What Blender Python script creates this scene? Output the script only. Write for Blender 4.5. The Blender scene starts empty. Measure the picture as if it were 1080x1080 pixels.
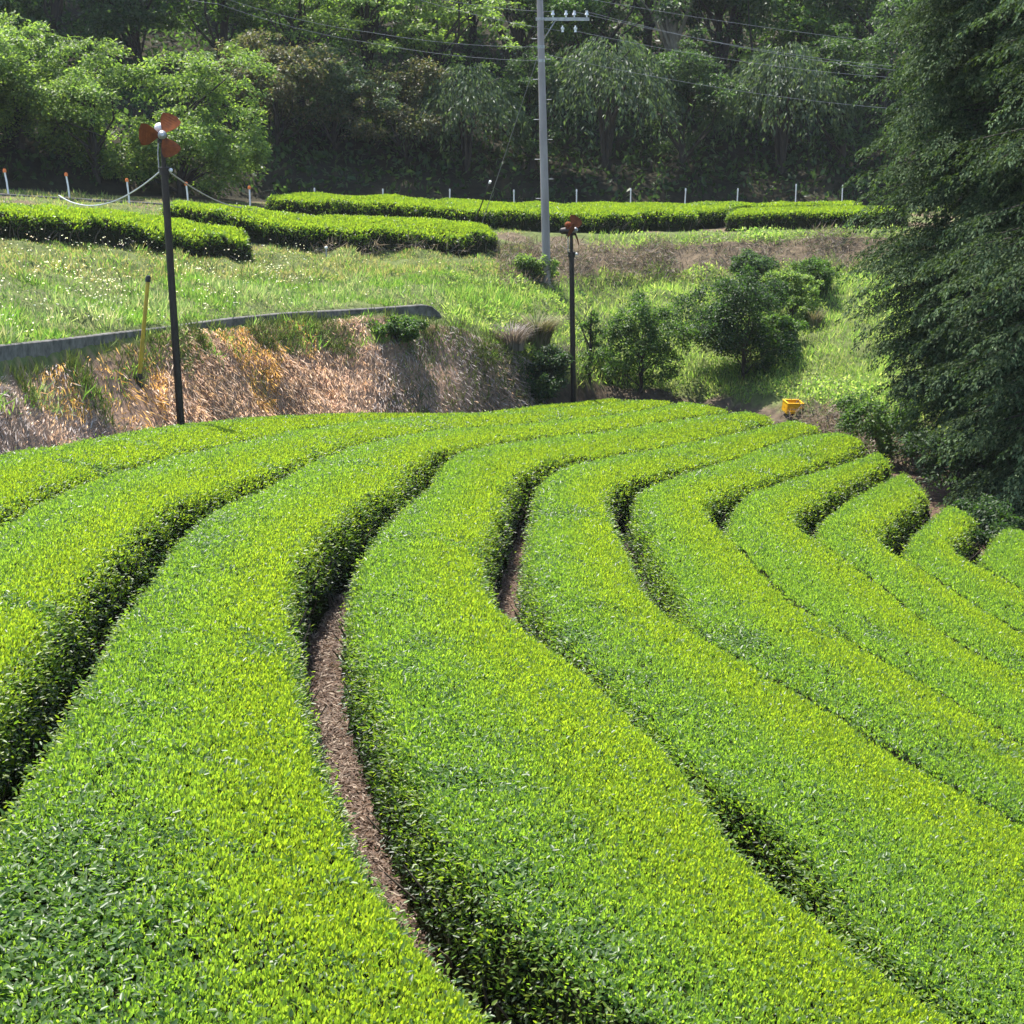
import bpy, math, random
import numpy as np
from mathutils import Vector

R = math.radians
rng = np.random.default_rng(7)
random.seed(7)
SC = bpy.context.scene
COL = SC.collection

# ------------------------------------------------------------------ camera
F, HZ, CZ = 1700.0, 110.0, 9.0            # focal length and horizon in photo pixels (1080), eye height
TH = math.atan((540 - HZ) / F)
cam_d = bpy.data.cameras.new("camera")
cam = bpy.data.objects.new("camera", cam_d)
COL.objects.link(cam)
cam.location = (0, 0, CZ)
cam.rotation_euler = (math.pi / 2 - TH, 0, 0)
cam_d.sensor_width = 36
cam_d.lens = 36 * F / 1080
cam_d.clip_start = 0.1
cam_d.clip_end = 2000
SC.camera = cam

# ------------------------------------------------------------------ light
SUN_AZ, SUN_EL = R(36), R(66)             # behind the scene, to the left
S = Vector((-math.sin(SUN_AZ) * math.cos(SUN_EL), math.cos(SUN_AZ) * math.cos(SUN_EL), math.sin(SUN_EL)))
w = bpy.data.worlds.new("World")
SC.world = w
w.use_nodes = True
nt = w.node_tree
sky = nt.nodes.new("ShaderNodeTexSky")
sky.sky_type = 'NISHITA'
sky.sun_disc = False
sky.sun_elevation = SUN_EL
sky.sun_rotation = 2 * math.pi - SUN_AZ
nt.links.new(sky.outputs[0], nt.nodes["Background"].inputs[0])
nt.nodes["Background"].inputs[1].default_value = 0.15
sd = bpy.data.lights.new("sun", 'SUN')
sd.energy = 4.8
sd.angle = R(0.5)
sd.color = (1.0, 0.95, 0.87)
sun = bpy.data.objects.new("sun", sd)
COL.objects.link(sun)
sun.rotation_euler = (-S).to_track_quat('-Z', 'Y').to_euler()
SC.view_settings.view_transform = 'Standard'
SC.view_settings.look = 'None'
SC.view_settings.exposure = 1.4
SC.view_settings.gamma = 1
SC.cycles.max_bounces = 7
SC.cycles.transparent_max_bounces = 4
SC.cycles.transmission_bounces = 4
SC.cycles.diffuse_bounces = 4
SC.cycles.glossy_bounces = 2
SC.cycles.use_denoising = True
SC.cycles.caustics_reflective = False
SC.cycles.caustics_refractive = False

# ------------------------------------------------------------------ helpers
def px(x, y, Y):
    """world point on the sight line of photo pixel (x, y) at forward distance Y"""
    u = (x - 540) / F
    v = (540 - y) / F
    t = Y / (math.cos(TH) + v * math.sin(TH))
    return np.array([u * t, Y, CZ + t * (-math.sin(TH) + v * math.cos(TH))])

def vnoise(x, y, scale=1.0, seed=0):
    """smooth value noise in 0..1"""
    x = np.asarray(x) / scale + 1000.0
    y = np.asarray(y) / scale + 1000.0
    xi = np.floor(x).astype(np.int64); yi = np.floor(y).astype(np.int64)
    xf = x - xi; yf = y - yi
    xf = xf * xf * (3 - 2 * xf); yf = yf * yf * (3 - 2 * yf)
    def h(a, b):
        n = (a * 374761393 + b * 668265263 + seed * 1274126177) & 0xFFFFFFFF
        n = ((n ^ (n >> 13)) * 1274126177) & 0xFFFFFFFF
        return ((n ^ (n >> 16)) & 0xFFFF) / 65535.0
    return (h(xi, yi) * (1 - xf) + h(xi + 1, yi) * xf) * (1 - yf) + (h(xi, yi + 1) * (1 - xf) + h(xi + 1, yi + 1) * xf) * yf

def fbm(x, y, scale, seed=0):
    return 0.55 * vnoise(x, y, scale, seed) + 0.3 * vnoise(x, y, scale * .45, seed + 1) + 0.15 * vnoise(x, y, scale * .2, seed + 2)

def norm(a):
    return a / (np.linalg.norm(a, axis=-1, keepdims=True) + 1e-9)

def rand_dir(n, g=None):
    g = g or rng
    return norm(g.normal(size=(n, 3)))

def mesh_np(name, verts, faces, mats, col=None, mat_idx=None, smooth=False):
    """faces: int array (N,3) or (N,4) or list of those"""
    me = bpy.data.meshes.new(name)
    fl = faces if isinstance(faces, list) else [faces]
    fl = [np.asarray(f, np.int32) for f in fl if len(f)]
    me.vertices.add(len(verts))
    me.vertices.foreach_set("co", np.asarray(verts, np.float32).ravel())
    loops = np.concatenate([f.ravel() for f in fl])
    tot = np.concatenate([np.full(len(f), f.shape[1], np.int32) for f in fl])
    start = np.r_[0, np.cumsum(tot)[:-1]].astype(np.int32)
    me.loops.add(len(loops))
    me.loops.foreach_set("vertex_index", loops)
    me.polygons.add(len(tot))
    me.polygons.foreach_set("loop_start", start)
    if mat_idx is not None:
        me.polygons.foreach_set("material_index", np.asarray(mat_idx, np.int32))
    if smooth:
        me.polygons.foreach_set("use_smooth", np.ones(len(tot), bool))
    me.update(calc_edges=True)
    if col is not None:
        ca = me.color_attributes.new("Col", 'FLOAT_COLOR', 'POINT')
        c4 = np.ones((len(verts), 4), np.float32)
        c4[:, :3] = col
        ca.data.foreach_set("color", c4.ravel())
    for m in (mats if isinstance(mats, (list, tuple)) else [mats]):
        me.materials.append(m)
    return me

def link(name, data, parent=None, **props):
    o = bpy.data.objects.new(name, data)
    COL.objects.link(o)
    if parent is not None:
        o.parent = parent
    for k, v in props.items():
        o[k] = v
    return o

def thing(name, label, cat, loc=(0, 0, 0), rz=0.0, group=None):
    o = link(name, None, label=label, category=cat)
    o.location = [float(c) for c in loc]
    o.rotation_euler = (0, 0, rz)
    o.empty_display_size = .2
    if group:
        o["group"] = group
    return o

def leaf_geo(pos, axis, ref, length, width, col, full=False, fold=.18, curl=0.0):
    """leaf blades: folded diamonds (4 verts) or fuller six-point blades; returns verts, faces, col"""
    n = len(pos)
    axis = norm(axis)
    side = norm(np.cross(axis, ref))
    nor = np.cross(side, axis)
    L = np.asarray(length).reshape(-1, 1) * np.ones((n, 1)); W = np.asarray(width).reshape(-1, 1) * np.ones((n, 1)) * .5
    up = nor * W * fold * 2
    tip = pos + axis * L + nor * L * curl
    if not full:
        m = pos + axis * L * .45
        v = np.stack([pos, m + side * W + up, tip, m - side * W + up], 1)
        k = 4
        f = np.array([[0, 1, 2], [0, 2, 3]])
    else:
        a = pos + axis * L * .3; b = pos + axis * L * .68 + nor * L * curl * .45
        v = np.stack([pos, a + side * W + up, b + side * W * .8 + up, tip, b - side * W * .8 + up, a - side * W + up], 1)
        k = 6
        f = np.array([[0, 1, 2, 3], [0, 3, 4, 5]])
    faces = (np.arange(n)[:, None, None] * k + f[None]).reshape(-1, f.shape[1])
    return v.reshape(-1, 3), faces, np.repeat(col, k, axis=0)

class MB:
    """collects tubes, boxes and lathes into one mesh"""
    def __init__(s):
        s.v = []; s.f = []
    def add(s, v, f):
        o = len(s.v)
        s.v += [tuple(map(float, p)) for p in v]
        s.f += [tuple(i + o for i in q) for q in f]
        return s
    def tube(s, pts, rad, n=8, cap=True):
        pts = [Vector([float(c) for c in p]) for p in pts]
        if not hasattr(rad, '__len__'):
            rad = [rad] * len(pts)
        vs = []
        for i, p in enumerate(pts):
            d = (pts[min(i + 1, len(pts) - 1)] - pts[max(i - 1, 0)]).normalized()
            a = d.orthogonal() if abs(d.z) > .95 else d.cross(Vector((0, 0, 1)))
            if abs(d.z) > .95:
                a = Vector((1, 0, 0)) - d * d.x
            a.normalize()
            b = d.cross(a)
            for k in range(n):
                t = 2 * math.pi * k / n
                vs.append(p + (a * math.cos(t) + b * math.sin(t)) * rad[i])
        fs = []
        for i in range(len(pts) - 1):
            for k in range(n):
                fs.append((i * n + k, i * n + (k + 1) % n, (i + 1) * n + (k + 1) % n, (i + 1) * n + k))
        if cap:
            fs.append(tuple(range(n - 1, -1, -1)))
            fs.append(tuple(range((len(pts) - 1) * n, len(pts) * n)))
        return s.add(vs, fs)
    def box(s, c, sz, rot=None):
        vs = []
        for z in (-1, 1):
            for x, y in ((-1, -1), (1, -1), (1, 1), (-1, 1)):
                p = Vector((x * sz[0] / 2, y * sz[1] / 2, z * sz[2] / 2))
                if rot is not None:
                    p = rot @ p
                vs.append(p + Vector([float(q) for q in c]))
        return s.add(vs, [(3, 2, 1, 0), (4, 5, 6, 7), (0, 1, 5, 4), (1, 2, 6, 5), (2, 3, 7, 6), (3, 0, 4, 7)])
    def ball(s, c, r, nu=12, nv=8, sq=(1, 1, 1)):
        vs = []; fs = []
        for j in range(nv + 1):
            ph = math.pi * j / nv
            for i in range(nu):
                t = 2 * math.pi * i / nu
                vs.append((c[0] + r * sq[0] * math.sin(ph) * math.cos(t), c[1] + r * sq[1] * math.sin(ph) * math.sin(t), c[2] + r * sq[2] * math.cos(ph)))
        for j in range(nv):
            for i in range(nu):
                fs.append((j * nu + i, (j + 1) * nu + i, (j + 1) * nu + (i + 1) % nu, j * nu + (i + 1) % nu))
        return s.add(vs, fs)
    def mesh(s, name, mat, smooth=True):
        me = bpy.data.meshes.new(name)
        me.from_pydata(s.v, [], s.f)
        me.materials.append(mat)
        if smooth:
            me.polygons.foreach_set("use_smooth", [True] * len(me.polygons))
            try:
                me.set_sharp_from_angle(angle=R(40))
            except Exception:
                pass
        me.update()
        return me

# ------------------------------------------------------------------ materials
def leaf_mat(name, trans=.45, tint=(1.0, 1.15, .35), rough=.42, spec=.4, tmul=1.6):
    m = bpy.data.materials.new(name)
    m.use_nodes = True
    t = m.node_tree; N = t.nodes; Lk = t.links
    p = N["Principled BSDF"]
    at = N.new("ShaderNodeAttribute"); at.attribute_name = "Col"
    Lk.new(at.outputs["Color"], p.inputs["Base Color"])
    p.inputs["Roughness"].default_value = rough
    p.inputs["Specular IOR Level"].default_value = spec
    tr = N.new("ShaderNodeBsdfTranslucent")
    mu = N.new("ShaderNodeMix"); mu.data_type = 'RGBA'; mu.blend_type = 'MULTIPLY'
    mu.inputs["Factor"].default_value = 1
    Lk.new(at.outputs["Color"], mu.inputs["A"])
    mu.inputs["B"].default_value = (tint[0] * tmul, tint[1] * tmul, tint[2] * tmul, 1)
    Lk.new(mu.outputs["Result"], tr.inputs["Color"])
    mx = N.new("ShaderNodeMixShader"); mx.inputs[0].default_value = trans
    Lk.new(p.outputs[0], mx.inputs[1]); Lk.new(tr.outputs[0], mx.inputs[2])
    Lk.new(mx.outputs[0], N["Material Output"].inputs["Surface"])
    return m

def solid_mat(name, c1, c2=None, scale=6.0, rough=.7, metal=0.0, bump=.0, stretch=(1, 1, 1), attr=False, spec=.4):
    m = bpy.data.materials.new(name)
    m.use_nodes = True
    t = m.node_tree; N = t.nodes; Lk = t.links
    p = N["Principled BSDF"]
    p.inputs["Roughness"].default_value = rough
    p.inputs["Metallic"].default_value = metal
    p.inputs["Specular IOR Level"].default_value = spec
    tc = N.new("ShaderNodeTexCoord"); mp = N.new("ShaderNodeMapping")
    mp.inputs["Scale"].default_value = stretch
    Lk.new(tc.outputs["Object"], mp.inputs["Vector"])
    nz = N.new("ShaderNodeTexNoise"); nz.inputs["Scale"].default_value = scale; nz.inputs["Detail"].default_value = 6
    nz.inputs["Roughness"].default_value = .65
    Lk.new(mp.outputs[0], nz.inputs["Vector"])
    rp = N.new("ShaderNodeValToRGB")
    rp.color_ramp.elements[0].position = .35; rp.color_ramp.elements[1].position = .65
    c2 = c2 or tuple(c * .6 for c in c1)
    rp.color_ramp.elements[0].color = (*c2, 1); rp.color_ramp.elements[1].color = (*c1, 1)
    Lk.new(nz.outputs["Fac"], rp.inputs[0])
    out = rp.outputs[0]
    if attr:
        at = N.new("ShaderNodeAttribute"); at.attribute_name = "Col"
        mu = N.new("ShaderNodeMix"); mu.data_type = 'RGBA'; mu.blend_type = 'MULTIPLY'; mu.inputs["Factor"].default_value = 1
        Lk.new(at.outputs["Color"], mu.inputs["A"]); Lk.new(out, mu.inputs["B"])
        out = mu.outputs["Result"]
    Lk.new(out, p.inputs["Base Color"])
    if bump:
        b = N.new("ShaderNodeBump"); b.inputs["Strength"].default_value = bump; b.inputs["Distance"].default_value = .05
        Lk.new(nz.outputs["Fac"], b.inputs["Height"]); Lk.new(b.outputs[0], p.inputs["Normal"])
    return m

M_TEA = leaf_mat("tea_leaf", trans=.55, rough=.40, spec=.5, tint=(1.0, 1.06, .32), tmul=1.95)
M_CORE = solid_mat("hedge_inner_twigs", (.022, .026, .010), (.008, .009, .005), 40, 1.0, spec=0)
M_LEAF = leaf_mat("tree_leaf", trans=.48, rough=.45, spec=.25, tint=(1.0, 1.1, .45), tmul=1.8)
M_CYP = leaf_mat("cypress_needle", trans=.25, rough=.7, spec=.06, tmul=1.4)
M_GRASS = leaf_mat("grass_blade", trans=.5, rough=.5, spec=.3, tint=(1.05, 1.08, .6), tmul=1.8)
M_DRY = leaf_mat("dry_straw", trans=.25, rough=.7, spec=.2, tint=(1.1, 1.0, .8), tmul=1.2)
M_GROUND = solid_mat("earth", (1.25, 1.2, 1.15), (.6, .6, .6), 5, .95, bump=.7, attr=True, spec=.1)
M_BARK = solid_mat("bark", (.05, .04, .03), (.02, .017, .014), 14, .9, bump=.5, stretch=(1, 1, .25))
M_PALEBARK = solid_mat("pale_bark", (.28, .25, .19), (.13, .11, .08), 14, .85, bump=.4, stretch=(1, 1, .25))
M_STEM = solid_mat("tea_stem", (.13, .10, .07), (.05, .04, .03), 30, .85)
M_CONC = solid_mat("weathered_concrete", (.17, .16, .145), (.055, .052, .047), 5, .9, bump=.3)
M_POLE = solid_mat("concrete_pole", (.34, .30, .29), (.22, .19, .185), 3, .75, stretch=(1, 1, .2))
M_DARKST = solid_mat("dark_steel", (.035, .026, .022), (.018, .014, .012), 9, .55, metal=.3)
M_RUST = solid_mat("rusty_orange_paint", (.22, .062, .017), (.10, .03, .012), 9, .85, spec=.15)
M_GALV = solid_mat("galvanised", (.42, .42, .42), (.25, .25, .25), 12, .45, metal=.6)
M_WHITE = solid_mat("white_plastic", (.78, .77, .75), (.62, .61, .6), 9, .4)
M_CERAM = solid_mat("white_ceramic", (.8, .8, .8), (.7, .7, .7), 9, .15)
M_ORANGE = solid_mat("orange_cap", (.75, .2, .03), (.6, .15, .03), 9, .4)
M_YELLOW = solid_mat("yellow_pipe", (.52, .36, .03), (.34, .24, .04), 6, .5)
M_CRATE = solid_mat("yellow_plastic_crate", (.80, .47, .015), (.68, .37, .01), 4, .4)
M_WIRE = solid_mat("wire", (.22, .22, .23), (.15, .15, .155), 5, .5)
M_LWIRE = solid_mat("pale_cable", (.5, .52, .55), (.4, .42, .44), 5, .5)
M_BLACK = solid_mat("black_rubber", (.02, .02, .02), (.012, .012, .012), 5, .6)

# ------------------------------------------------------------------ terrain
Q = [-3.95, -0.341, -0.125, -3.24, 0.878, -0.293]     # surface of the tea canopy
def canopy(X, Y):
    x = np.clip(X, -14, 16) / 10; y = Y / 10
    return CZ + Q[0] + Q[1] * y + Q[2] * y * y + Q[3] * x + Q[4] * x * y + Q[5] * x * x
HH = 0.82                                               # hedge height
COLS = {   # photo column: foot distance, then (distance, photo row) of each break of slope
 -250: (15.5, (17.4, 430), (17.9, 397), (25, 318), (31, 247), (33.5, 236), (41, 201), (45, 190)),
 0: (21.3, (23.6, 402), (24.1, 364), (30, 303), (36.5, 250), (38.5, 239), (46, 206), (50, 196)),
 100: (25.5, (28.2, 377), (28.7, 353), (34, 302), (38.5, 257), (40.5, 244), (48, 212), (52, 202)),
 200: (28.8, (32.0, 350), (32.5, 341), (37, 303), (41, 266), (43, 247), (50, 217), (54, 206)),
 300: (32.3, (35.5, 346), (36, 332), (40, 300), (44.5, 264), (47, 242), (53, 221), (57, 211)),
 400: (34.6, (37.6, 338), (38.1, 323), (42, 298), (46.5, 264), (49, 240), (55, 224), (59, 214)),
 480: (36.2, (38.8, 347), (39.8, 330), (43.5, 296), (48, 266), (50, 246), (56, 226), (60, 216)),
 560: (38.8, (40.2, 384), (42, 352), (46.5, 302), (50.5, 262), (51.8, 245), (58, 228), (61.5, 219)),
 640: (42, (43.5, 402), (45, 372), (49.8, 290), (51.3, 262), (52.3, 248), (59, 229), (62, 220)),
 760: (41.5, (43, 412), (45, 378), (51, 283), (52.3, 258), (53.3, 247), (60, 229), (63, 221)),
 880: (38, (40, 430), (43, 390), (51.5, 277), (53, 251), (54, 244), (61, 228), (63.5, 221)),
 1080: (31, (35, 452), (40, 405), (51, 285), (53, 255), (54, 246), (61, 228), (63.5, 221)),
 1400: (28, (34, 465), (40, 405), (51, 285), (53, 255), (54, 246), (61, 228), (63.5, 221)),
}
TU, TY, TZ = [], [], []
for cx in sorted(COLS):
    c = COLS[cx]
    u = (cx - 540) / F
    TU.append(u)
    ys = [c[0]] + [b[0] for b in c[1:]]
    zs = [float(canopy(u * c[0], c[0])) - HH - .03] + [float(px(cx, b[1], b[0])[2]) for b in c[1:]]
    y7, z7 = ys[-1], zs[-1]
    ys += [y7 + 1.6, y7 + 30, y7 + 90]
    zs += [z7 + .9, z7 + 11, z7 + 32]
    TY.append(ys); TZ.append(zs)
TU = np.array(TU); TY = np.array(TY).T; TZ = np.array(TZ).T
KN = len(TY)

def zone(X, Y):
    """terrain zone coordinate (0 foot of the bank ... 7 forest edge), height without bumps"""
    X = np.asarray(X, float); Y = np.asarray(Y, float)
    u = X / np.maximum(Y, 1)
    yk = np.array([np.interp(u, TU, TY[k]) for k in range(KN)])
    zk = np.array([np.interp(u, TU, TZ[k]) for k in range(KN)])
    kk = np.full(X.shape, -1.0)
    z = canopy(X, Y) - HH - .03
    for k in range(KN - 1):
        m = (Y >= yk[k]) if k == KN - 2 else (Y >= yk[k]) & (Y < yk[k + 1])
        t = (Y - yk[k]) / (yk[k + 1] - yk[k])
        kk = np.where(m, k + t, kk)
        z = np.where(m, zk[k] + (zk[k + 1] - zk[k]) * t, z)
    return kk, z

def ground(X, Y):
    kk, z = zone(X, Y)
    amp = np.clip(kk * 3, 0, 1) * np.where(kk > 7, 1.0, .35)
    z = z + amp * (fbm(X, Y, 2.2, 5) - .5) * .7 * np.where((kk > 4) & (kk < 7), .3, 1)
    z = z + (vnoise(X, Y, .6, 9) - .5) * .03
    z = z + np.clip(kk * 5, 0, 1) * np.clip((.95 - kk) * 5, 0, 1) * (fbm(X, Y, 1.0, 33) - .5) * .75
    tuft = np.clip((kk - 1.95) * 4, 0, 1) * np.clip((4.1 - kk) * 4, 0, 1)
    z = z + tuft * (fbm(X, Y, .9, 15) - .5) * .60
    return z

def hit(x, y, lo=20, hi=75):
    """where the sight line of a photo pixel meets the ground"""
    Ys = np.linspace(lo, hi, 900)
    P = np.array([px(x, y, q) for q in Ys])
    g = ground(P[:, 0], P[:, 1])
    b = np.argmax(P[:, 2] < g)
    return np.array([P[b, 0], P[b, 1], g[b]])

def gpt(x, Y, y=300):
    p = px(x, y, Y)
    return np.array([p[0], p[1], float(ground(p[0], p[1]))])

# ground sheet
gy = np.concatenate([np.linspace(.5, 20, 90), np.linspace(20, 66, 300)[1:], np.linspace(66, 150, 60)[1:]])
gu = np.linspace(-.62, .62, 260)
UU, YY = np.meshgrid(gu, gy)
XX = UU * (YY + 7)
KK, _ = zone(XX, YY)
ZZ = ground(XX, YY)
SOIL = np.array([.105, .072, .054]); STRAWB = np.array([.25, .17, .12]); GRN = np.array([.10, .125, .045])
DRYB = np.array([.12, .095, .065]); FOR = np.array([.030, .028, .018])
n1 = fbm(XX, YY, 1.5, 21)[..., None]
u_img = 540 + F * XX / YY
gcol = np.where((KK < 0)[..., None], SOIL, STRAWB)
right = (u_img > 545)[..., None]
gcol = np.where((KK >= 0)[..., None] & right, np.where(KK[..., None] < .8, np.array([.10, .08, .058]), GRN), gcol)
gcol = np.where(((KK > 1) & (KK < 4))[..., None] & ~right, GRN, gcol)
gcol = np.where(((KK > 3) & (KK < 4.2))[..., None] & right, DRYB, gcol)
gcol = np.where(((KK > 4.2) & (KK < 7))[..., None], np.where(n1 > .5, DRYB, GRN), gcol)
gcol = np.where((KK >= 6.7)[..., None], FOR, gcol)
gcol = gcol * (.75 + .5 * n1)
nr, nc = XX.shape
idx = np.arange(nr * nc).reshape(nr, nc)
quads = np.stack([idx[:-1, :-1], idx[:-1, 1:], idx[1:, 1:], idx[1:, :-1]], -1).reshape(-1, 4)
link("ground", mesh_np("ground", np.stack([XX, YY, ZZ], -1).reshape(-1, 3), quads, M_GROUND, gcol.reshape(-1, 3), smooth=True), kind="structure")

# ------------------------------------------------------------------ tea rows
def ray_canopy(x, y):
    ts = np.linspace(2.0, 60, 1500)
    P = np.array(px(x, y, 1.0)) - np.array([0, 0, CZ])
    P = P[None] * ts[:, None]
    P[:, 2] += CZ
    g = P[:, 2] - canopy(P[:, 0], P[:, 1])
    i = int(np.argmax(g < 0))
    a = g[i - 1] / (g[i - 1] - g[i])
    return (P[i - 1] + (P[i] - P[i - 1]) * a)[:2]

LINES = {  # furrow lines between the rows (photo pixels): x, y, half width of the furrow in metres
 'Z0': [(0,475,0),(60,468,0),(130,455,0),(190,447,0),(250,442,0),(350,438,0),(450,437,0),(520,434,0),(560,428,0),(645,421,0)],
 'ZA': [(0,543,0.0),(67,510,0.0),(107,498,0.0),(160,483,0.0),(233,468,0.0),(300,455,0.0),(353,448,0.0),(400,442,0.0),(480,438,0.0),(583,431,0.0),(660,423,0.0)],
 'AB': [(-40,1250,0.14),(-62,1150,0.14),(-85,1062,0.14),(-95,1000,0.14),(-85,930,0.14),(-55,860,0.14),(-8,797,0.14),(33,745,0.14),(63,697,0.14),(100,638,0.14),(133,598,0.14),(160,569,0.14),(187,542,0.14),(217,527,0.12),(260,514,0.1),(307,492,0.0),(353,473,0.0),(400,461,0.0),(470,452,0.0),(560,446,0.0),(632,439,0.0),(716,424,0.0)],
 'BC': [(760,1200,0.26),(605,1085,0.26),(505,995,0.26),(448,930,0.26),(405,860,0.21),(378,790,0.21),(362,740,0.21),(347,690,0.21),(336,640,0.21),(340,605,0.21),(357,572,0.19),(400,532,0.17),(433,512,0.16),(447,492,0.14),(465,477,0.1),(500,470,0.02),(567,461,0.02),(660,451,0.02),(695,444,0.02),(776,433,0.1)],
 'CD': [(1100,1140,-0.05),(1020,1073,-0.05),(973,1043,-0.05),(947,1025,0.18),(927,1010,-0.05),(887,977,-0.05),(860,953,-0.05),(835,928,0.19),(815,898,0.27),(792,866,0.2),(770,847,-0.05),(733,817,-0.05),(690,770,-0.05),(640,722,-0.05),(590,682,-0.05),(563,658,0.14),(543,635,0.18),(533,600,0.18),(533,572,0.17),(546,540,0.15),(549,513,0.14),(562,497,0.12),(600,485,0.09),(660,477,-0.05),(752,461,-0.05),(824,442,0.11)],
 'DE': [(1080,870,-0.12),(985,820,-0.12),(945,795,-0.12),(880,752,-0.12),(810,713,-0.12),(767,689,-0.12),(724,660,-0.12),(709,641,0.12),(685,597,0.12),(668,564,0.12),(660,544,0.13),(652,529,0.15),(658,514,0.12),(680,505,0.09),(776,483,-0.12),(820,465,-0.12),(873,453,0.12)],
 'EF': [(1080,785,-0.16),(1041,761,-0.16),(984,727,-0.16),(926,694,-0.16),(887,670,-0.16),(830,631,-0.16),(801,602,-0.16),(772,568,-0.16),(754,544,0.12),(761,529,0.12),(779,518,0.02),(830,502,0.02),(900,480,0.1),(921,468,0.16)],
 'FG': [(1080,713,-0.16),(1041,694,-0.16),(993,670,-0.16),(945,631,-0.16),(907,602,-0.16),(873,578,-0.16),(847,554,0.11),(857,539,0.11),(890,519,0.12),(915,506,0.14),(945,490,0.14)],
 'GH': [(1080,670,-0.16),(1017,631,-0.16),(969,597,-0.16),(937,573,0.12),(943,560,0.15),(962,545,0.15),(987,525,0.15)],
 'HI': [(1080,622,-0.16),(1040,600,-0.16),(1016,585,0.12),(1022,571,0.15),(1042,552,0.15)],
}
def smooth_line(p, step=.12):
    """resample a polyline (x, y, extra...) densely with light smoothing"""
    p = np.array(p, float)
    d = np.r_[0, np.cumsum(np.hypot(*np.diff(p[:, :2], axis=0).T))]
    t = np.linspace(0, d[-1], max(4, int(d[-1] / step)))
    q = np.stack([np.interp(t, d, p[:, k]) for k in range(p.shape[1])], 1)
    k = 5
    for _ in range(2):
        e = np.concatenate([np.repeat(q[:1], k, 0), q, np.repeat(q[-1:], k, 0)])
        c = np.cumsum(np.concatenate([np.zeros((1, q.shape[1])), e]), 0)
        q2 = (c[2 * k + 1:] - c[:-2 * k - 1]) / (2 * k + 1)
        q2[0], q2[-1] = q[0], q[-1]
        q = q2
    return q

CURVE = {}
for k, pts in LINES.items():
    w3 = [(*ray_canopy(x, y), g) for x, y, g in pts]
    CURVE[k] = w3
def extend(k, L, turn=0.0):
    p = CURVE[k]
    a, b = np.array(p[0][:2]), np.array(p[2][:2])
    d = (a - b) / np.linalg.norm(a - b)
    out = []
    q = a.copy()
    for i in range(int(L)):
        c, s_ = math.cos(turn), math.sin(turn)
        d = np.array([d[0] * c - d[1] * s_, d[0] * s_ + d[1] * c])
        q = q + d
        out.append((q[0], q[1], p[0][2]))
    CURVE[k] = out[::-1] + p
extend('Z0', 13, .035); extend('ZA', 11, .035)
extend('CD', 2); extend('DE', 6, -.03); extend('EF', 7, -.02); extend('FG', 8, -.01); extend('GH', 9, 0); extend('HI', 10, 0)
hi = CURVE['HI']
CURVE['IJ'] = [(x + 1.25 + .1 * i / len(hi), y - 1.15, .1) for i, (x, y, g) in enumerate(hi)]
CURVE['JK'] = [(x + 2.5, y - 2.4, .1) for x, y, g in hi]
for k in CURVE:
    CURVE[k] = smooth_line(CURVE[k])

def seg_dist(P, c):
    """distance of points P (n,2) to polyline c (m,3) less its half width"""
    a = c[:-1, :2]; b = c[1:, :2]; ab = b - a; g0 = c[:-1, 2]; g1 = c[1:, 2]
    l2 = (ab ** 2).sum(1) + 1e-12
    out = np.empty(len(P))
    for i in range(0, len(P), 6000):
        p = P[i:i + 6000]
        t = np.clip(((p[:, None, :] - a) * ab).sum(2) / l2, 0, 1)
        d = np.sqrt(((p[:, None, :] - (a + t[..., None] * ab)) ** 2).sum(2)) - (g0 + (g1 - g0) * t)
        out[i:i + 6000] = d.min(1)
    return out

def inside(P, poly):
    r = np.zeros(len(P), bool)
    x, y = P[:, 0], P[:, 1]
    j = len(poly) - 1
    for i in range(len(poly)):
        xi, yi = poly[i]; xj, yj = poly[j]
        if yi != yj:
            r ^= ((yi > y) != (yj > y)) & (x < (xj - xi) * (y - yi) / (yj - yi) + xi)
        j = i
    return r

class Grid:
    def __init__(s, x0, y0, st, arr):
        s.x0, s.y0, s.st, s.a = x0, y0, st, arr
    def __call__(s, X, Y):
        fx = np.clip((X - s.x0) / s.st, 0, s.a.shape[1] - 1.001); fy = np.clip((Y - s.y0) / s.st, 0, s.a.shape[0] - 1.001)
        i = fx.astype(int); j = fy.astype(int); u = fx - i; v = fy - j
        a = s.a
        return (a[j, i] * (1 - u) + a[j, i + 1] * u) * (1 - v) + (a[j + 1, i] * (1 - u) + a[j + 1, i + 1] * u) * v

def visible(P, m=230):
    d = P - np.array([0, 0, CZ])
    zc = d[:, 1] * math.cos(TH) - d[:, 2] * math.sin(TH)
    yc = d[:, 1] * math.sin(TH) + d[:, 2] * math.cos(TH)
    zc = np.maximum(zc, .1)
    x = 540 + F * d[:, 0] / zc; y = 540 - F * yc / zc
    return (x > -m) & (x < 1080 + m) & (y < 1080 + m) & (y > -m)

YOUNG = np.array([[.210, .285, .042], [.185, .270, .040], [.165, .250, .040], [.232, .30, .045]])
MATURE = np.array([[.075, .14, .030], [.09, .16, .032], [.055, .105, .028], [.11, .18, .034]])
DARK = np.array([[.022, .05, .012], [.03, .06, .014], [.018, .036, .010]])

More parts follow.
